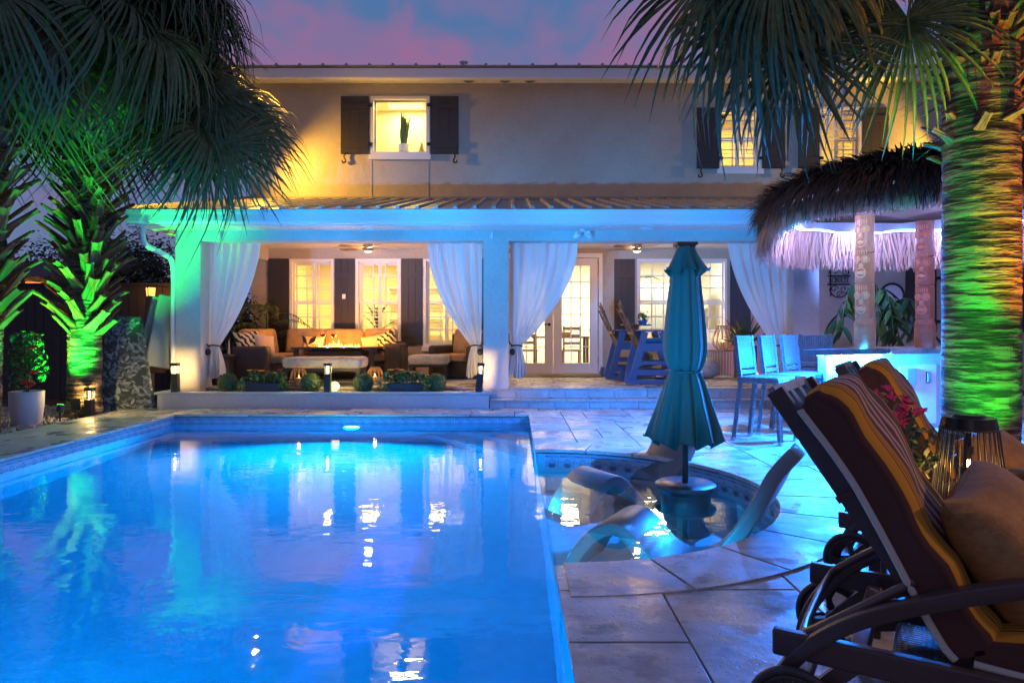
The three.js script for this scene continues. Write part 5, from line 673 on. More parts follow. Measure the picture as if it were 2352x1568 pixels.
// ================================================================ tiki bar
const BR = { o: [3.12, 7.35], f: [0.928, 0.374], n: [-0.374, 0.928] };   // counter corner, run, inward
const bp = (a, b) => [BR.o[0] + BR.f[0] * a + BR.n[0] * b, BR.o[1] + BR.f[1] * a + BR.n[1] * b];
const TIKI = [4.7, 7.75];
{
  const bar1 = thing('tiki_bar', 'white stucco bar with dark stone counter under the thatched roof', 'bar'); const cm = mat([0.12, 0.12, 0.13], 0.25, { map: again(T.mottle, 1.5) }), cl = mat([0.5, 0.5, 0.5], 0.3, { map: again(T.stone, 0.8) });
  obj('counter_slab', plan(shp([bp(0, 0), bp(1.3, 0), bp(1.3, 0.62), [3.62, 7.84]]), 0.92, 0.985, 0.006, 1), cm, bar1); obj('counter_slab', plan(shp([bp(1.304, -0.01), bp(3.4, -0.01), bp(3.4, 0.62), bp(1.304, 0.62)]), 0.915, 0.986, 0.006, 1), cl, bar1);
  obj('front_wall', plan(shp([bp(0.5, 0.16), bp(3.4, 0.16), bp(3.4, 0.55), bp(0.78, 0.55)]), 0.0, 0.915, 0.004, 1), M.stucco, bar1);
  const face = (a, y, w, h, t, m, name, par, off = 0.16) => { const [x, d] = bp(a, off - t / 2 - 0.001); return obj(name, put(rbox(w, h, t, 0.005), x, y, -d, 0, Math.atan2(BR.f[1], BR.f[0]), 0), m, par); };
  const dr = face(1.95, 0.42, 0.62, 0.72, 0.02, M.trim, 'cabinet_door', bar1); face(1.6, 0.62, 0.13, 0.16, 0.02, M.iron, 'outlet_box', bar1); face(1.6, 0.62, 0.09, 0.12, 0.02, mat([0.25, 0.3, 0.35], 0.3), 'outlet_cover', bar1, 0.14); face(2.12, 0.62, 0.1, 0.15, 0.02, M.iron, 'outlet_box', bar1); face(2.12, 0.62, 0.065, 0.11, 0.02, mat([0.25, 0.3, 0.35], 0.3), 'outlet_cover', bar1, 0.14); face(1.8, 0.64, 0.16, 0.2, 0.05, mat([0.3, 0.3, 0.32], 0.4), 'outlet_box', bar1);
  // LED strip under the counter lip
  const strip = (a0, b0, a1, b1) => { const p = bp(a0, b0), q = bp(a1, b1); obj('led_strip_light', bar(W(p[0], 0.905, p[1]), W(q[0], 0.905, q[1]), 0.03, 0.014), glow([0.25, 0.62, 1], 9), bar1); };
  strip(0.5, 0.12, 1.3, 0.12); strip(0.46, 0.17, 0.7, 0.5);
  for (const b of [0.25, 0.45]) { const p = bp(0.3 + b * 0.5, b); point(W(p[0], 0.86, p[1]), [0.005, 0.2, 1], 3, 2); }
  for (const a of [0.62, 0.9, 1.18]) { const q = bp(a, 0.05); point(W(q[0], 0.87, q[1]), [0.005, 0.2, 1], 55, 2); }
  // roof
  const roof = thing('thatched_roof', 'round shaggy thatched palm roof over the tiki bar', 'roof', W(TIKI[0], 0, TIKI[1]));
  const rnd = mulberry(101), strand = (() => { const n = 3, P = [], I = []; for (let i = 0; i <= n; i++) { const t = i / n, w = 0.011 * (1 - t * 0.75); for (const s of [-1, 1]) P.push(w * s, -t, 0.06 * Math.sin(t * 2)); } for (let i = 0; i < n; i++) { const a = i * 2; I.push(a, a + 1, a + 2, a + 1, a + 3, a + 2); } const g = new THREE.BufferGeometry(); g.setAttribute('position', new THREE.Float32BufferAttribute(P, 3)); g.setIndex(I); g.computeVertexNormals(); return g; })();
  const PR = [[0.05, 3.12], [0.64, 3.0], [1.04, 2.95], [1.38, 2.88], [1.6, 2.77], [1.74, 2.64]];
  const prof = (t) => { const k = Math.min(4.999, t * 5), i = Math.floor(k), f = k - i; return [lerp(PR[i][0], PR[i + 1][0], f), lerp(PR[i][1], PR[i + 1][1], f)]; };
  obj('roof_deck', lathe([[1.7, 2.62], [1.74, 2.64], [1.58, 2.76], [1.36, 2.86], [0.64, 2.97], [0.05, 3.08], [0.05, 3.02], [0.64, 2.91], [1.34, 2.79], [1.66, 2.62]], 40), mat([0.12, 0.09, 0.07], 0.95), roof);
  const N1 = 15000, N2 = 9000, im = new THREE.InstancedMesh(strand, mat([0.52, 0.36, 0.28], 0.85, { side: THREE.DoubleSide }), N1 + N2), m4 = new THREE.Matrix4(), q4 = new THREE.Quaternion(), col = new THREE.Color();
  for (let i = 0; i < N1 + N2; i++) {
    const a = rnd() * 6.2832, outer = i < N1; let r, y, tilt, L, k;
    if (outer) { const t = 1 - (1 - rnd()) ** 1.3 * 0.98, edge = sstep(0.72, 1, t); [r, y] = prof(Math.min(1, t + 0.02 * rnd())); tilt = lerp(1.25, 0.3, edge) + (rnd() - 0.5) * 0.7; L = lerp(0.3, 0.3, edge) * (0.6 + 0.7 * rnd()); k = 0.07 + 0.18 * rnd(); y += 0.02; }
    else { r = 1.6 + 0.1 * rnd(); y = 2.52 + 0.06 * rnd(); tilt = 0.1 + (rnd() - 0.5) * 0.35; L = (0.4 + 0.15 * rnd()) * lerp(1, 0.42, sstep(-0.35, 0.3, Math.sin(a))); k = 0.8 + 0.6 * rnd(); }
    const rollY = Math.PI / 2 - a + (rnd() - 0.5) * 0.7; q4.setFromEuler(new THREE.Euler(-tilt, rollY, (rnd() - 0.5) * 0.5, 'YXZ')); m4.compose(new THREE.Vector3(r * Math.cos(a), y, r * Math.sin(a)), q4, new THREE.Vector3(0.8 + rnd() * 0.7, L, 1)); im.setMatrixAt(i, m4); col.setRGB(k, k * (0.86 + 0.14 * rnd()), k * (0.8 + 0.2 * rnd())); im.setColorAt(i, col);
  }
  im.name = 'thatch'; im.userData.kind = 'stuff'; roof.add(im);
  // ring beam with LED rope under the eave
  const rg = []; for (let k = 0; k < 8; k++) { const a = k / 8 * 6.2832 + 0.35, b = (k + 1) / 8 * 6.2832 + 0.35; rg.push(bar([1.55 * Math.cos(a), 2.57, 1.55 * Math.sin(a)], [1.55 * Math.cos(b), 2.57, 1.55 * Math.sin(b)], 0.06, 0.12)); } obj('ring_beam', rg, mat([0.2, 0.25, 0.28], 0.6), roof);
  for (let k = 0; k < 8; k++) { const a = k / 8 * 6.2832 + 0.35, b = (k + 1) / 8 * 6.2832 + 0.35, c = (a + b) / 2; obj('led_rope_light', tube([[1.5 * Math.cos(a), 2.53, 1.5 * Math.sin(a)], [1.44 * Math.cos(c), 2.49, 1.44 * Math.sin(c)], [1.5 * Math.cos(b), 2.53, 1.5 * Math.sin(b)]], 0.012, 16, 6), glow([0.35, 0.72, 1], 11), roof); point(W(TIKI[0] + 1.36 * Math.cos(c), 2.4, TIKI[1] - 1.36 * Math.sin(c)), [0.42, 0.38, 1], 1.9, 2); }
  { const f = thing('eave_spotlight', 'small blue spotlight tucked under the left eave of the thatch', 'spotlight', W(3.3, 2.4, 7.35)); obj('lamp_housing', put(cyl(0.05, 0.04, 0.1, 0, 0, 0, 18), 0, 0.06, 0, 0, 0, 0.5), M.black, f); obj('lamp_lens', put(cyl(0.042, 0.042, 0.006, 0, 0, 0, 18), 0.026, 0.01, 0, 0, 0, 0.5), glow([0.05, 0.3, 1], 4), f); spot(W(3.28, 2.38, 7.33), W(1.7, 0, 7.5), [0, 0.2, 1], 210, 1.12, 0.7, 3);
    const f2 = thing('eave_spotlight', 'small blue spotlight under the rear eave of the thatch facing the house', 'spotlight', W(5.0, 2.42, 9.66)); obj('lamp_housing', put(cyl(0.05, 0.04, 0.1, 0, 0, 0, 18), 0, 0.06, 0, -0.9, 0, 0), M.black, f2); obj('lamp_lens', put(cyl(0.042, 0.042, 0.006, 0, 0, 0, 18), 0, 0.02, -0.05, -0.9, 0, 0), glow([0.2, 0.4, 1], 4), f2); spot(W(5.0, 2.4, 9.76), W(6.3, 1.3, 13.9), [0.16, 0.3, 1], 26, 0.7, 1, 3); }
  const post = (u, d, label, col2, seed) => { // carved totem post standing on the counter
    const x = (u - 1179) / D2 * d, t = thing('carved_post', label, 'carved post', W(x, 0.986, d), 0), m = mat(col2, 0.32, { map: again(T.mottle, 0.8), bump: again(T.grain, 3), bs: 0.001 }); 
    obj('plinth', mg([cyl(0.112, 0.112, 0.28, 0, 0.14, 0, 32), cyl(0.09, 0.11, 0.06, 0, 0.31, 0, 32)]), m, t);
    obj('shaft', smooth(lathe([[0.085, 0.33], [0.1, 0.345], [0.1, 0.5], [0.1, 0.722], [0.09, 0.735], [0.1, 0.748], [0.1, 0.9], [0.1, 1.062], [0.09, 1.075], [0.1, 1.088], [0.1, 1.25], [0.1, 1.5], [0, 1.5]], 40), 0.45), m, t);
    const r4 = mulberry(seed), gs = []; const dirA = 2.45; // carved faces look to the left front
    for (const y0 of [0.38, 0.78, 1.12]) { const E = (aa, y, r, sy) => { const a = dirA + aa; return put(sph(r, 0, 0, 0, 14, 10, 0.35, sy, 1), 0.096 * Math.cos(a), y, -0.096 * Math.sin(-a) * -1 * -1, 0, -a, 0); };
      for (const s of [-1, 1]) { gs.push(E(s * 0.45, y0 + 0.22, 0.034, 1.1)); const a = dirA + s * 0.45; gs.push(put(tor(0.04, 0.007, 0, 0, 0, 0, 0, 0, 6, 20), 0.099 * Math.cos(a), y0 + 0.22, 0.099 * Math.sin(a), 0, Math.PI / 2 - a, 0)); }
      gs.push(E(0, y0 + 0.15, 0.026, 1.4), E(0, y0 + 0.07, 0.05, 0.55)); { const a = dirA; gs.push(put(tor(0.05, 0.008, 0, 0, 0, 0, 0, 0, 6, 24), 0.1 * Math.cos(a), y0 + 0.07, 0.1 * Math.sin(a), 0, Math.PI / 2 - a, 0)); }
      for (let k = 0; k < 6; k++) { const a = dirA - 0.6 + k * 0.24; gs.push(bar([0.1 * Math.cos(a), y0 + 0.275, 0.1 * Math.sin(a)], [0.1 * Math.cos(a + 0.06), y0 + 0.325, 0.1 * Math.sin(a + 0.06)], 0.006, 0.012)); } }
    obj('carving', gs, mat(col2.map((c) => Math.min(0.7, c * 1.35)), 0.4), t); return t; };
  post(1987, 7.7, 'pale carved totem post on the left of the bar counter', [0.66, 0.25, 0.1], 3); post(2125, 8.1, 'red brown carved totem post nearer the palm trunk', [0.45, 0.12, 0.06], 4); post(2480, 8.6, 'carved totem post hidden beyond the palm trunk', [0.3, 0.12, 0.07], 5);
}
{ // wall things beyond the bar: clock, scroll sign, climbing plant
  const cf = canvasTex(512, 512, (c) => { c.fillStyle = '#cfd4da'; c.fillRect(0, 0, 512, 512); c.fillStyle = '#39404a'; c.font = '46px sans-serif'; c.textAlign = 'center'; c.textBaseline = 'middle'; for (let h = 1; h <= 12; h++) { const a = h / 12 * Math.PI * 2; c.fillText(String(h), 256 + 196 * Math.sin(a), 256 - 196 * Math.cos(a)); } c.fillRect(226, 150, 60, 4); c.strokeStyle = '#2a3038'; c.lineWidth = 2; for (let k = 0; k < 60; k++) { const a = k / 60 * Math.PI * 2; c.beginPath(); c.moveTo(256 + 236 * Math.sin(a), 256 - 236 * Math.cos(a)); c.lineTo(256 + 228 * Math.sin(a), 256 - 228 * Math.cos(a)); c.stroke(); } });
  const p = at(2048, 678, WD), k = thing('wall_clock', 'round black rimmed wall clock behind the carved posts', 'clock', [p.x, p.y, -WD + 0.02]); obj('rim', tor(0.235, 0.024, 0, 0, 0.015, 0, 0, 0, 10, 48), M.black, k); const dg = new THREE.CircleGeometry(0.225, 48); obj('dial', clean(dg).translate(0, 0, 0.012), mat([1, 1, 1], 0.5, { map: cf }), k); obj('minute_hand', box(0.012, 0.19, 0.003, 0.055, -0.075, 0.02, 0, 0, 0.62), M.black, k); obj('hour_hand', box(0.014, 0.12, 0.003, 0.045, -0.035, 0.018, 0, 0, 0.95), M.black, k);
  const sp = at(1926, 648, WD), s = thing('scroll_sign', 'black scrollwork metal name sign on the wall left of the clock', 'sign', [sp.x, sp.y, -WD + 0.03]);
  const font = await new FontLoader().loadAsync('fonts/droid/droid_serif_bold.typeface.json'); const tg = new TextGeometry('SCHULTZ', { font, size: 0.105, depth: 0.012, curveSegments: 4 }); tg.computeBoundingBox(); const bw = tg.boundingBox.max.x; tg.scale(0.4 / bw, 1, 1); obj('lettering', clean(tg).translate(-0.2, -0.01, 0), M.iron, s);
  const sc = (x, y, r, f) => { const q = []; for (let i = 0; i <= 14; i++) { const a = i / 14 * 7 * f, rr = r * (1 - i / 18); q.push([x + rr * Math.cos(a), y + rr * Math.sin(a), 0.006]); } return tube(q, 0.008, 30, 5); };
  obj('scrollwork', [box(0.46, 0.03, 0.012, 0, 0.125, 0.006), box(0.46, 0.03, 0.012, 0, -0.045, 0.006), box(0.02, 0.62, 0.012, -0.17, 0.02, 0.006), sc(-0.06, 0.22, 0.08, 1), sc(0.12, 0.22, 0.08, -1), sc(-0.1, -0.14, 0.08, 1), sc(0.1, -0.14, 0.09, -1), sc(0, -0.25, 0.06, 1), tor(0.2, 0.012, 0, 0.17, 0.006, 0, 0, 0, 6, 24, Math.PI), tor(0.19, 0.012, 0, -0.12, 0.006, 0, 0, Math.PI, 6, 24, Math.PI)], M.iron, s);
  const rnd = mulberry(66), pl = thing('leafy_plant', 'tall broad leaved potted plant behind the carved post', 'plant', [at(2000, 760, 11.4).x, 0, -11.4]); obj('pot', lathe([[0, 0], [0.2, 0], [0.26, 0.45], [0.23, 0.45], [0, 0.4]], 28), M.white, pl); const bl = blade(0.34, 0.13, 0.12, 5, 0.25);
  for (let c = 0; c < 9; c++) { const az = rnd() * 6.28, r0 = 0.45 + 0.4 * rnd(), h = 1.3 + rnd() * 0.65, pts = [[0, 0.4, 0], [r0 * 0.3 * Math.cos(az), h * 0.9, r0 * 0.3 * Math.sin(az)], [r0 * 0.7 * Math.cos(az), h, r0 * 0.7 * Math.sin(az)], [r0 * Math.cos(az), h - 0.35, r0 * Math.sin(az)], [r0 * 1.15 * Math.cos(az), h - 0.75, r0 * 1.15 * Math.sin(az)]]; const cv = new THREE.CatmullRomCurve3(pts.map(V)); obj('stem', tube(pts, 0.01, 24, 5), M.leaf, pl); for (let j = 0; j < 12; j++) { const q = cv.getPoint(0.3 + 0.7 * j / 11), o = obj('leaf', bl, rnd() < 0.7 ? M.leaf : M.leafLight, pl); o.position.copy(q); o.rotation.set(0, rnd() * 6.28, -0.3 - rnd() * 0.8, 'YXZ'); o.scale.setScalar(0.7 + 0.5 * rnd()); } }
}
// ================================================================ bar stools
{
  const f = [0.72, -0.69], ry = Math.atan2(0.69, 0.72) * -1; // faces right and towards the camera
  const wk = M.wickerGrey, s = thing('bar_stool', 'woven bar stool nearest the pool', 'bar stool', W(2.73, 0, 7.37), ry, 'woven bar stools'); // local +x = front
  for (const z of [-1, 1]) { obj('leg', bar([0.24, 0.03, z * 0.2], [0.2, 0.66, z * 0.18], 0.042, 0.042), wk, s); obj('leg', mg([bar([-0.27, 0.03, z * 0.2], [-0.2, 0.64, z * 0.18], 0.042, 0.045), bar([-0.2, 0.62, z * 0.18], [-0.26, 1.14, z * 0.19], 0.04, 0.045)]), wk, s); for (const x of [0.24, -0.272]) obj('foot_cap', box(0.044, 0.04, 0.044, x, 0.02, z * 0.2), M.steel, s); }
  obj('seat', mg([rbox(0.46, 0.07, 0.44, 0.018, 0, 0.665, 0)]), wk, s); obj('backrest', put(rbox(0.035, 0.36, 0.4, 0.012), -0.243, 0.955, 0, 0, 0, 0.115), wk, s); obj('back_rail', box(0.03, 0.04, 0.36, -0.21, 0.74, 0), wk, s);
  const st = (k) => W(2.73 + 0.395 * k, 0, 7.37 + 0.375 * k);
  dup(s, st(1), ry + 0.03, 'woven bar stool, second from the pool'); dup(s, st(2.02), ry - 0.04, 'woven bar stool, third from the pool'); dup(s, W(4.02, 0, 9.2), 1.35, 'woven bar stool on the far side of the counter');
  // small patio table and chair between the stools and the porch
  const pt = thing('patio_table', 'light metal patio table behind the bar stools', 'table', W(3.95, 0, 9.55)); obj('table_top', cyl(0.42, 0.42, 0.03, 0, 0.74, 0, 40), M.steel, pt); obj('pedestal', mg([cyl(0.03, 0.03, 0.7, 0, 0.37, 0), rod([-0.3, 0.03, 0], [0.3, 0.03, 0], 0.025), rod([0, 0.03, -0.3], [0, 0.03, 0.3], 0.025)]), M.steel, pt);
}
// ================================================================ closed umbrella on its in-water table
{
  const c = W(1.37, 0, 5.43), u = thing('closed_umbrella', 'closed teal patio umbrella standing in the tanning shelf', 'umbrella', c);
  const Y = (v) => EYE + (755 - v) / D2 * 5.43, hw = (px) => px / D2 * 5.43;
  obj('pole', cyl(0.024, 0.024, 2.3, 0, 0.75, 0, 20), M.iron, u); 
  const teal = mat([0.005, 0.095, 0.09], 0.7, { bump: again(T.cloth, 16), bs: 0.0005, side: THREE.DoubleSide });
  const cloth = (prof, folds, amp, seed) => { const P = [], U = [], I = [], n = prof.length - 1, sub = 5, m = 160, rnd = mulberry(seed), ph = rnd() * 6; const cr = new THREE.SplineCurve(prof.map(([v, r]) => new THREE.Vector2(v, r))), rows = n * sub;
    for (let j = 0; j <= rows; j++) { const q = cr.getPoint(j / rows), y = Y(q.x), r = hw(q.y), t = j / rows; for (let i = 0; i <= m; i++) { const a = (i % m) / m * 6.2832, w = Math.sin(a * folds + ph + 0.5 * Math.sin(a * 2 + seed)) * 0.7 + 0.35 * Math.sin(a * folds * 2 + 1.3) + 0.25 * Math.sin(a * 3 + seed), A = amp(t), rr = r * (1 + A * w); P.push(rr * Math.cos(a), y + (t > 0.97 ? 0.05 * A * Math.sin(a * folds + ph) : 0) + (j === rows ? 0.03 * w : 0), rr * Math.sin(a)); U.push(i / m * 2, y); } }
    for (let j = 0; j < rows; j++) for (let i = 0; i < m; i++) { const a = j * (m + 1) + i, b = a + m + 1; I.push(a, b, a + 1, b, b + 1, a + 1); } const g = new THREE.BufferGeometry(); g.setAttribute('position', new THREE.Float32BufferAttribute(P, 3)); g.setAttribute('uv', new THREE.Float32BufferAttribute(U, 2)); g.setIndex(I); g.computeVertexNormals(); return clean(g); };
  obj('canopy', cloth([[572, 20], [620, 31], [680, 37], [740, 43], [800, 46], [835, 40], [850, 33], [858, 33], [880, 42], [930, 56], [980, 69], [1014, 76]], 8, (t) => 0.05 + 0.1 * t + (t > 0.8 ? (t - 0.8) * 0.5 : 0), 4), teal, u);
  obj('valance', cloth([[566, 19], [585, 26], [605, 35], [625, 45]], 5, (t) => 0.05 + 0.22 * t, 7), teal, u);
  obj('tie_strap', put(tor(hw(34), 0.012, 0, 0, 0, Math.PI / 2, 0, 0, 8, 40), 0, Y(853), 0), teal, u); obj('cap', mg([box(0.16, 0.022, 0.16, 0, Y(561), 0), box(0.13, 0.02, 0.13, 0, Y(566), 0)]), M.iron, u);
  const t = thing('umbrella_base_table', 'round dark floating base table at the foot of the umbrella', 'table', W(1.37, 0, 5.43)); obj('table_top', smooth(lathe([[0.026, -0.01], [0.21, -0.005], [0.236, -0.02], [0.24, -0.045], [0.2, -0.085], [0.19, -0.2], [0.2, SHELF], [0.0, SHELF]], 56), 0.6), mat([0.035, 0.07, 0.075], 0.3, { bump: again(T.grain, 3), bs: 0.0008 }), t);
}
// ================================================================ in-water loungers: wave shaped shells
{
  const pr = [[-0.36, SHELF], [-0.3, -0.28], [-0.2, -0.15], [-0.08, -0.065], [0.04, -0.06], [0.14, -0.13], [0.25, -0.24], [0.38, -0.28], [0.52, -0.24], [0.64, -0.13], [0.76, 0.03], [0.87, 0.22], [0.95, 0.38], [1.06, 0.52]];
  const cv = new THREE.SplineCurve(pr.map((p) => new THREE.Vector2(...p))), N = 60, up = [], dn = [], th = 0.062;
  for (let i = 0; i <= N; i++) { const p = cv.getPoint(i / N), t = cv.getTangent(i / N); up.push([p.x, p.y]); dn.push([p.x + t.y * th, p.y - t.x * th]); }
  const g = smooth(ext(shp([...up, ...dn.reverse()]), 0.5, 0.012, 2), 0.6); g.translate(0, 0, -0.25);
  const m = mat([0.13, 0.135, 0.14], 0.4, { bump: again(T.grain, 3), bs: 0.001 });
  const wl = (p, ry, label) => { const o = solo('water_lounger', g, m, label, 'pool lounger', 'in-water loungers'); o.position.copy(p); o.rotation.y = ry; };
  wl(W(0.78, 0, 4.62), -Math.atan2(0.5, 0.86), 'curved grey in-water lounger nearest the camera, back toward the deck'); wl(W(0.76, 0, 6.03), Math.atan2(0.47, 0.88), 'curved grey in-water lounger behind the umbrella');
}
// ================================================================ chaise lounges
const CH = { p: W(0.79, 0, 1.915), ry: -R(32.2), S: [0.532, 0.846] };
{
  const fr = mat([0.05, 0.03, 0.03], 0.42, { bump: again(T.grain, 4), bs: 0.0006 }), c = thing('chaise_lounge', 'brown striped wheeled chaise lounge nearest the camera', 'chaise lounge', CH.p, CH.ry, 'striped chaise lounges');
  const zn = -0.12, zf = -0.66;
  for (const z of [0, -0.775]) { const w = obj('wheel', mg([put(tor(0.118, 0.013, 0, 0, 0, 0, 0, 0, 10, 48), 0, 0.131, z), put(tor(0.1, 0.009, 0, 0, 0, 0, 0, 0, 8, 48), 0, 0.131, z)]), M.black, c); obj('hub', mg([cyl(0.024, 0.024, 0.05, 0, 0.131, z, 20, Math.PI / 2), ...[0, 1, 2, 3].map((k) => { const a = k * Math.PI / 2 + 0.2, q = (r, o) => [r * Math.cos(a + o), 0.131 + r * Math.sin(a + o), z]; return [tube([q(0.1, 0.28), q(0.06, 0.06), q(0.03, 0.25)], 0.008, 10, 6), tube([q(0.1, -0.28), q(0.06, -0.06), q(0.03, -0.25)], 0.008, 10, 6), bar(q(0.02, 0), q(0.1, 0), 0.014, 0.02)]; }).flat()]), M.black, w); }
  obj('axle', rod([0, 0.131, 0], [0, 0.131, -0.775], 0.012), fr, c);
  for (const z of [zn + 0.06, zf - 0.06]) {
    const arm = [[-0.12, 0.02, z], [-0.1, 0.13, z], [-0.05, 0.23, z], [0.03, 0.33, z], [0.13, 0.41, z], [0.25, 0.475, z], [0.41, 0.545, z], [0.56, 0.595, z], [0.75, 0.62, z], [0.9, 0.6, z], [0.98, 0.52, z], [1.0, 0.34, z]];
    const cr = new THREE.CatmullRomCurve3(arm.map(V)), pts = cr.getPoints(60), up = pts.map((p) => [p.x, p.y]), dn = pts.map((p, i) => { const t = cr.getTangent(i / 60); return [p.x + t.y * 0.032, p.y - t.x * 0.032]; }).reverse();
    obj('arm', smooth(ext(shp([...up, ...dn]), 0.042, 0.005, 2), 0.5).translate(0, 0, z - 0.02), fr, c);
    obj('side_rail', mg([rbox(1.9, 0.075, 0.035, 0.008, 0.88, 0.3, z), rbox(0.04, 0.3, 0.04, 0.008, 1.76, 0.15, z)]), fr, c); obj('strut', bar([0.0, 0.131, z], [0.16, 0.3, z], 0.03, 0.045), fr, c);
    obj('strut_brace', bar([-0.08, 0.1, z], [0.6, 0.27, z], 0.03, 0.05), fr, c);
  }
  obj('cross_rails', [0.15, 0.75, 1.3, 1.76].map((x) => rbox(0.05, 0.04, 0.54, 0.008, x, 0.29, (zn + zf) / 2)), fr, c);
  const back = mg([zn, zf].map((z) => bar([0.4, 0.33, z], [-0.075, 1.025, z], 0.035, 0.05))); obj('back_frame', back, fr, c);
  { // slotted top rail
    const dir = new THREE.Vector3(-0.475, 0.695, 0).normalize(), g = []; for (let k = 0; k < 4; k++) g.push(box(0.02, 0.11, 0.054, 0, 0, -0.05 - k * 0.145)); for (const y of [0.043, -0.043]) g.push(box(0.02, 0.03, 0.57, 0, y, -0.27)); const q = mg(g); q.rotateZ(Math.atan2(dir.y, dir.x) - Math.PI / 2); obj('top_rail', q.translate(-0.055, 0.985, zn - 0.0), mat([0.16, 0.19, 0.19], 0.4), c); }
  obj('recline_handle', mg([tube([[0.29, 0.53, zn + 0.03], [0.02, 0.33, zn + 0.03], [0.005, 0.315, zn - 0.01], [0.005, 0.315, zf + 0.01], [0.02, 0.33, zf - 0.03], [0.29, 0.53, zf - 0.03]], 0.014, 90, 8)]), mat([0.1, 0.07, 0.06], 0.3, { metalness: 0.4 }), c);
  // cushions: side profile swept across the width, rounded towards both sides
  const stripes = canvasTex(512, 64, (g) => { const W0 = 512, put2 = (a, b, col) => { g.fillStyle = col; g.fillRect(a * W0, 0, (b - a) * W0 + 1, 64); }; put2(0, 1, '#43241a'); const Y = '#b07a16', C = '#a98572', B = '#43241a', Pn = '#4a2f38'; put2(0.02, 0.15, Y); for (const x of [0.075, 0.098, 0.121]) put2(x, x + 0.006, '#4a2c0c'); put2(0.15, 0.24, B); put2(0.24, 0.3, C); put2(0.3, 0.36, Pn); put2(0.36, 0.42, C); put2(0.42, 0.5, Pn); put2(0.5, 0.56, C); put2(0.56, 0.62, Pn); put2(0.62, 0.67, C); put2(0.67, 0.8, B); put2(0.85, 0.98, Y); });
  const sm = mat([1, 1, 1], 0.85, { map: stripes }), brown = mat([0.065, 0.02, 0.012], 0.8, { bump: again(T.cloth, 16), bs: 0.0006 }), pipe = mat([0.5, 0.46, 0.36], 0.85);
  const sweep = (front, rear, z0, z1, round, seed) => { // front and rear outlines have equal counts
    const cf = new THREE.SplineCurve(front.map((p) => new THREE.Vector2(...p))), cb = new THREE.SplineCurve(rear.map((p) => new THREE.Vector2(...p))), n = 40, mz = 36, P = [], U = [], I = [], side = [];
    for (let k = 0; k <= mz; k++) { const t = k / mz, tt = 0.5 - 0.5 * Math.cos(t * Math.PI), z = lerp(z0, z1, tt), e = Math.min(tt, 1 - tt) * Math.abs(z1 - z0), ins = e < round ? 1 - Math.sqrt(Math.max(0, 1 - ((round - e) / round) ** 2)) : 0; for (let i = 0; i <= n; i++) { const a = cf.getPoint(i / n), b = cb.getPoint(i / n), w = 1 - 0.42 * ins, ripple = 0.012 * (fbm(i * 0.45, tt * 5, 99, 99, seed, 3) - 0.5) + 0.006 * Math.sin(i * 0.9 + tt * 3); P.push(lerp(b.x, a.x, w) + ripple, lerp(b.y, a.y, w) + ripple * 0.6, z); U.push(tt, i / n); } }
    for (let k = 0; k < mz; k++) for (let i = 0; i < n; i++) { const a = k * (n + 1) + i, b = a + n + 1; I.push(a, b, a + 1, b, b + 1, a + 1); }
    const g = new THREE.BufferGeometry(); g.setAttribute('position', new THREE.Float32BufferAttribute(P, 3)); g.setAttribute('uv', new THREE.Float32BufferAttribute(U, 2)); g.setIndex(I); g.computeVertexNormals();
    const cap = (k) => { const s = [], z = k ? z1 : z0, off = k * mz * (n + 1); for (let i = 0; i <= n; i++) s.push([P[(off + i) * 3], P[(off + i) * 3 + 1]]); const r = []; for (let i = n; i >= 0; i--) { const b = cb.getPoint(i / n); r.push([b.x, b.y]); } return metric(new THREE.ShapeGeometry(shp([...s, ...r]))).translate(0, 0, z); };
    const rearG = []; { const RP = [], RI = []; for (let i = 0; i <= n; i++) { const b = cb.getPoint(i / n); RP.push(b.x, b.y, z0, b.x, b.y, z1); } for (let i = 0; i < n; i++) { const a = i * 2; RI.push(a, a + 1, a + 2, a + 1, a + 3, a + 2); } const rg = new THREE.BufferGeometry(); rg.setAttribute('position', new THREE.Float32BufferAttribute(RP, 3)); rg.setIndex(RI); rg.computeVertexNormals(); rearG.push(clean(rg)); }
    return { top: clean(g), side: mg([cap(0), cap(1), ...rearG]), edge: (z) => tube(Array.from({ length: 14 }, (_, i) => { const b = cb.getPoint(i / 13); return [b.x, b.y, z]; }), 0.011, 50, 6) };
  };
  const frontB = [[0.005, 0.985], [0.015, 1.02], [0.05, 1.05], [0.1, 1.046], [0.17, 0.973], [0.266, 0.801], [0.346, 0.648], [0.41, 0.545], [0.47, 0.44], [0.5, 0.4]], rearB = [[0.0, 0.975], [0.006, 0.965], [0.018, 0.95], [0.04, 0.92], [0.085, 0.86], [0.15, 0.76], [0.224, 0.62], [0.29, 0.49], [0.35, 0.38], [0.38, 0.345]];
  const bk = sweep(frontB, rearB, -0.085, -0.69, 0.09, 3); const bc = obj('back_cushion', bk.top, sm, c); obj('cushion_side', bk.side, brown, bc); obj('piping', mg([bk.edge(-0.085), bk.edge(-0.69)]), pipe, bc);
  const frontS = [[0.42, 0.4], [0.5, 0.435], [0.7, 0.45], [1.0, 0.45], [1.4, 0.45], [1.7, 0.45], [1.82, 0.43], [1.84, 0.4]], rearS = [[0.42, 0.345], [0.5, 0.34], [0.7, 0.335], [1.0, 0.335], [1.4, 0.335], [1.7, 0.335], [1.8, 0.335], [1.83, 0.34]];
  const ss = sweep(frontS, rearS, -0.085, -0.69, 0.07, 5); const sc = obj('seat_cushion', ss.top, sm, c); obj('cushion_side', ss.side, brown, sc); obj('piping', mg([ss.edge(-0.085), ss.edge(-0.69)]), pipe, sc);
  const strap = obj('cushion_strap', mg([box(0.05, 0.02, 0.6, 0.118, 0.735, -0.39, 0, 0, 0.6)]), brown, c);
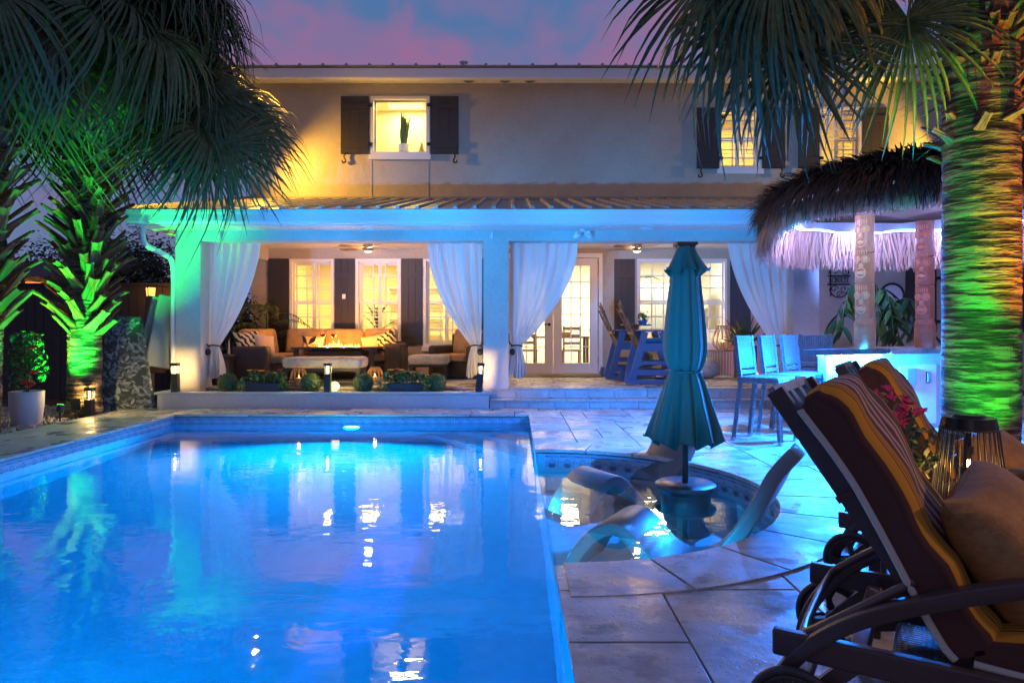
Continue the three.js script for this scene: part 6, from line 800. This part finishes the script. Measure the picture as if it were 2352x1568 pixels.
  const off = 1.495, c2 = dup(c, W(0.79 + CH.S[0] * off, 0, 1.915 + CH.S[1] * off), CH.ry, 'brown striped wheeled chaise lounge beside the palm trunk');
  const pm = mat([0.42, 0.2, 0.055], 0.7, { bump: again(T.mottle, 2), bs: 0.004, map: again(T.mottle, 1) });
  const pillow = (s, l, y, rx, rz, lab, size = 0.46) => { const o = solo('cushion_pillow', wobble(pillowGeo(size, size, 0.26, 7), 0.012, 7, 5), pm, lab, 'pillow'); o.position.copy(W(0.79 + CH.S[0] * s + 0.846 * l, y, 1.915 + CH.S[1] * s - 0.532 * l)); o.rotation.set(0, CH.ry, 0); o.rotateY(Math.PI / 2 - 0.25); o.rotateX(rx); o.rotateZ(rz); };
  pillow(0.36, 0.54, 0.575, -0.62, 0.15, 'orange brown pillow on the chaise nearest the camera', 0.5); pillow(0.38 + off, 0.6, 0.55, -0.75, 0.1, 'orange brown pillow on the chaise beside the palm', 0.46);
  // basket under the seat
  const bs = solo('storage_basket', rbox(0.4, 0.22, 0.36, 0.02), mat([0.03, 0.04, 0.06], 0.5, { map: again(T.weaveColor, 14), bump: again(T.weave, 14), bs: 0.004 }), 'dark woven basket under the chaise nearest the camera', 'basket'); bs.position.copy(W(0.79 + CH.S[0] * 0.42 + 0.846 * 0.42, 0.12, 1.915 + CH.S[1] * 0.42 - 0.532 * 0.42)); bs.rotation.y = CH.ry;
}
{ // side table between the chaises with cage lantern and flowers
  const p = W(1.74, 0, 2.68), t = thing('low_side_table', 'low dark side table between the two chaises', 'side table', p, CH.ry); obj('table_top', rbox(0.62, 0.03, 0.42, 0.01, 0, 0.47, 0), M.darkWood, t); for (const sx of [-1, 1]) for (const sz of [-1, 1]) obj('leg', box(0.04, 0.46, 0.04, sx * 0.27, 0.23, sz * 0.17), M.darkWood, t);
  const l = thing('cage_lantern', 'black wire cage lantern with two filament bulbs between chaises', 'lantern', W(1.77, 0.486, 2.65)); obj('cap', mg([cyl(0.09, 0.098, 0.045, 0, 0.36, 0, 40), cyl(0.05, 0.06, 0.01, 0, 0.387, 0, 24)]), mat([0.02, 0.02, 0.02], 0.25, { metalness: 0.6 }), l); obj('base_ring', mg([tor(0.135, 0.006, 0, 0.006, 0, Math.PI / 2, 0, 0, 6, 48), tor(0.098, 0.004, 0, 0.338, 0, Math.PI / 2, 0, 0, 6, 48), cyl(0.13, 0.13, 0.008, 0, 0.004, 0, 40)]), M.black, l);
  for (let k = 0; k < 30; k++) { const a = k / 30 * 6.2832; obj('wire', rod([0.135 * Math.cos(a), 0.006, 0.135 * Math.sin(a)], [0.097 * Math.cos(a), 0.34, 0.097 * Math.sin(a)], 0.0022, 5), M.black, l); }
  const gl = mat([1, 0.95, 0.85], 0.03, { transmission: 1, thickness: 0, ior: 1.45 });
  for (const [x, y, z] of [[0.02, 0.17, -0.03], [-0.035, 0.1, 0.03]]) { const b = obj('bulb_holder', mg([cyl(0.016, 0.016, 0.05, x, y + 0.07, z), rod([x, y + 0.09, z], [x * 0.5, 0.34, z * 0.5], 0.005)]), M.black, l); obj('bulb_glass', lathe([[0.014, 0.05], [0.03, 0.02], [0.032, 0], [0.022, -0.03], [0, -0.035]], 20).translate(x, y, z), gl, b); obj('bulb_filament', mg([-0.007, 0.007].map((o) => rod([x + o, y - 0.015, z], [x + o * 0.6, y + 0.035, z], 0.0018, 5))), glow([1, 0.62, 0.12], 60), b); point([1.77 + x, 0.486 + y + 0.008, -2.65 + z], [1, 0.6, 0.2], 0.1, 0.5); }
  const f = thing('flowering_pot', 'potted plant with magenta flowers behind the near chaise', 'potted plant', W(1.56, 0.486, 2.76)); obj('pot', lathe([[0, 0], [0.07, 0], [0.09, 0.14], [0.08, 0.14], [0, 0.12]], 24), M.terracotta, f); const rnd = mulberry(12), gs = [], dry = []; for (let k = 0; k < 34; k++) (k % 3 ? gs : dry).push(leafCloud(16, 0.05, 0.018, 1500 + k, 0.2).translate((rnd() - 0.5) * 0.2, 0.16 + rnd() * 0.28, (rnd() - 0.5) * 0.2)); obj('foliage', gs, M.leaf, f); obj('dry_foliage', dry, mat([0.2, 0.14, 0.05], 0.7, { side: THREE.DoubleSide }), f);
  const mg2 = mat([0.45, 0.015, 0.09], 0.6); for (let k = 0; k < 22; k++) { const x = (rnd() - 0.5) * 0.24, y = 0.28 + rnd() * 0.2, z = (rnd() - 0.5) * 0.18, g = []; for (let q = 0; q < 5; q++) g.push(put(sph(0.012, 0.011, 0, 0, 7, 5, 1.2, 0.3, 0.7), x, y, z, rnd(), q * 1.26, 0.3)); obj('flower', g, mg2, f); }
}
// ================================================================ coloured garden and pool lamps, each with its fitting
{
  const BLUE = [0.0, 0.3, 1];
  const poolLamp = (x, y, d, face, label, aims) => { // round underwater lamp in a pool wall
    const l = thing('pool_lamp', label, 'pool light', W(x, y, d), face > 0 ? 0 : Math.PI, 'underwater pool lamps'); obj('ring', tor(0.12, 0.018, 0, 0, 0.012, 0, 0, 0, 8, 36), M.steel, l); obj('lamp_lens', put(sph(0.11, 0, 0, 0, 24, 12, 1, 1, 0.25), 0, 0, 0.01), glow([0.45, 0.85, 1], 6), l); for (const [to, rgb, i, half, pen] of aims) spot(W(x, y, d - face * 0.06), to, rgb, i, half, pen, 5); };
  poolLamp(-2.26, -0.36, 9.57, 1, 'glowing underwater lamp in the far pool wall', [[W(-2.26, -0.75, 4), [0.0, 0.56, 1], 150, 1.35, 0.3]]);
  poolLamp(-2.3, -0.36, 1.22, -1, 'underwater lamp in the near pool wall below the camera', [[W(-2.3, -0.6, 6), [0, 0.48, 1], 62, 1.35, 0.3]]);
  const flood = (p, to, rgb, i, half, label, pen = 0.5) => { const f = thing('spike_spotlight', label, 'spotlight', p); obj('stake', rod([0, -0.12, 0], [0, 0.02, 0], 0.012), M.black, f); const dir = V(to).clone().sub(V(p)).normalize(), h = cyl(0.05, 0.04, 0.09, 0, 0, 0, 20); h.applyQuaternion(new THREE.Quaternion().setFromUnitVectors(new THREE.Vector3(0, 1, 0), dir)); obj('lamp_housing', h.translate(0, 0.05, 0), M.black, f); const c = cyl(0.04, 0.04, 0.006, 0, 0.049, 0, 20); c.applyQuaternion(new THREE.Quaternion().setFromUnitVectors(new THREE.Vector3(0, 1, 0), dir)); obj('lamp_lens', c.translate(0, 0.05, 0), glow(rgb, 4), f); spot(V(p).clone().add(new THREE.Vector3(0, 0.05, 0)).addScaledVector(dir, 0.06), to, rgb, i, half, pen, 1.5); };
  for (const [x, tx, i, label] of [[-4.2, -4.0, 170, 'blue floodlight at the near pool end, leftmost'], [-3.6, -2.0, 240, 'blue floodlight at the near pool end, second from the left'], [-3.0, 0.0, 250, 'blue floodlight at the near pool end, third from the left'], [-2.3, 2.0, 220, 'blue floodlight at the near pool end, fourth from the left'], [-1.5, 3.9, 150, 'blue floodlight at the near pool end, nearest the camera']]) flood(W(x, 0.14, 0.85), W(tx, 2.5, 10.7), [0, 0.35, 1], i, 0.2, label, 1);
  flood(W(-1.9, 0.14, 0.85), W(1.6, 0.15, 10.4), [0, 0.26, 1], 200, 0.17, 'blue floodlight at the near pool end aimed low at the porch steps', 1);
  { const a = -1.2, x = LC[0] + 1.655 * Math.cos(a), d = LC[1] + 1.655 * Math.sin(a), l = thing('shelf_lamp', 'small underwater lamp in the near wall of the tanning shelf', 'pool light', W(x, -0.24, d), Math.PI); obj('lamp_lens', sph(0.05, 0, 0, 0, 16, 10, 1, 1, 0.3), glow([0.3, 0.7, 1], 4), l); spot(W(x - 0.03, -0.23, d + 0.06), W(0.9, -0.45, 5.6), [0, 0.42, 1], 3.5, 1.4, 0.3, 3); }
  const G = [0.02, 1, 0.06];
  flood(W(-6.05, 0.1, 9.1), W(-6.15, 2.6, 9.85), G, 95, 0.75, 'green spotlight in gravel aimed up the left palm');
  flood(W(-6.62, 0.1, 9.2), W(-4.9, 2.7, 10.4), [0.02, 1, 0.18], 26, 0.3, 'green spotlight beside the white pot aimed at the porch corner', 1);
  flood(W(-6.0, 0.1, 7.9), W(-6.4, 2.5, 8.5), G, 26, 0.65, 'green spotlight aimed up the leftmost palm');
  flood(W(-6.72, 0.1, 9.35), W(-6.15, 3.0, 9.9), [1, 0.4, 0.05], 12, 0.55, 'amber spotlight behind the white pot aimed up the left palm');
  flood(W(3.2, 0.12, 4.75), W(3.74, 3.2, 5.45), G, 44, 0.34, 'green spotlight close against the right palm trunk, aimed straight up');
  flood(W(3.2, 0.12, 4.6), W(3.76, 0.95, 5.4), G, 16, 0.42, 'green spotlight at the foot of the right palm trunk');
  flood(W(4.35, 0.12, 4.4), W(3.84, 3.1, 5.4), [1, 0.28, 0.03], 60, 0.4, 'orange spotlight right of the palm trunk');
  flood(W(-5.1, 4.85, 13.4), W(-2.4, 3.2, 12.0), [1, 0.5, 0.05], 75, 1.5, 'amber floodlight on the porch roof hidden by palm fronds', 0.8);
  flood(W(9.3, 4.0, 13.3), W(6.5, 5.0, 13.9), [1, 0.55, 0.05], 60, 0.7, 'amber floodlight on the upper wall behind the right palm', 0.3);
  // wall lantern off to the right that warms the chaises
  const wl = thing('wall_lantern', 'warm lantern post at the right of the chaises', 'lantern', W(3.6, 0, 1.0)); obj('post', cyl(0.03, 0.04, 1.9, 0, 0.95, 0), M.iron, wl); obj('lamp_glass', cyl(0.09, 0.06, 0.24, 0, 2.02, 0, 6), glow([1, 0.62, 0.25], 4), wl); obj('lantern_cap', cyl(0.02, 0.13, 0.1, 0, 2.19, 0, 6), M.iron, wl); point(W(3.6, 2.02, 1.0), [1, 0.5, 0.14], 7, 4);
}
// ---------------------------------------------------------------- shadows for every mesh, then draw
scene.traverse((o) => { if (o.isMesh) { o.castShadow = true; o.receiveShadow = true; } });
renderer.render(scene, camera);
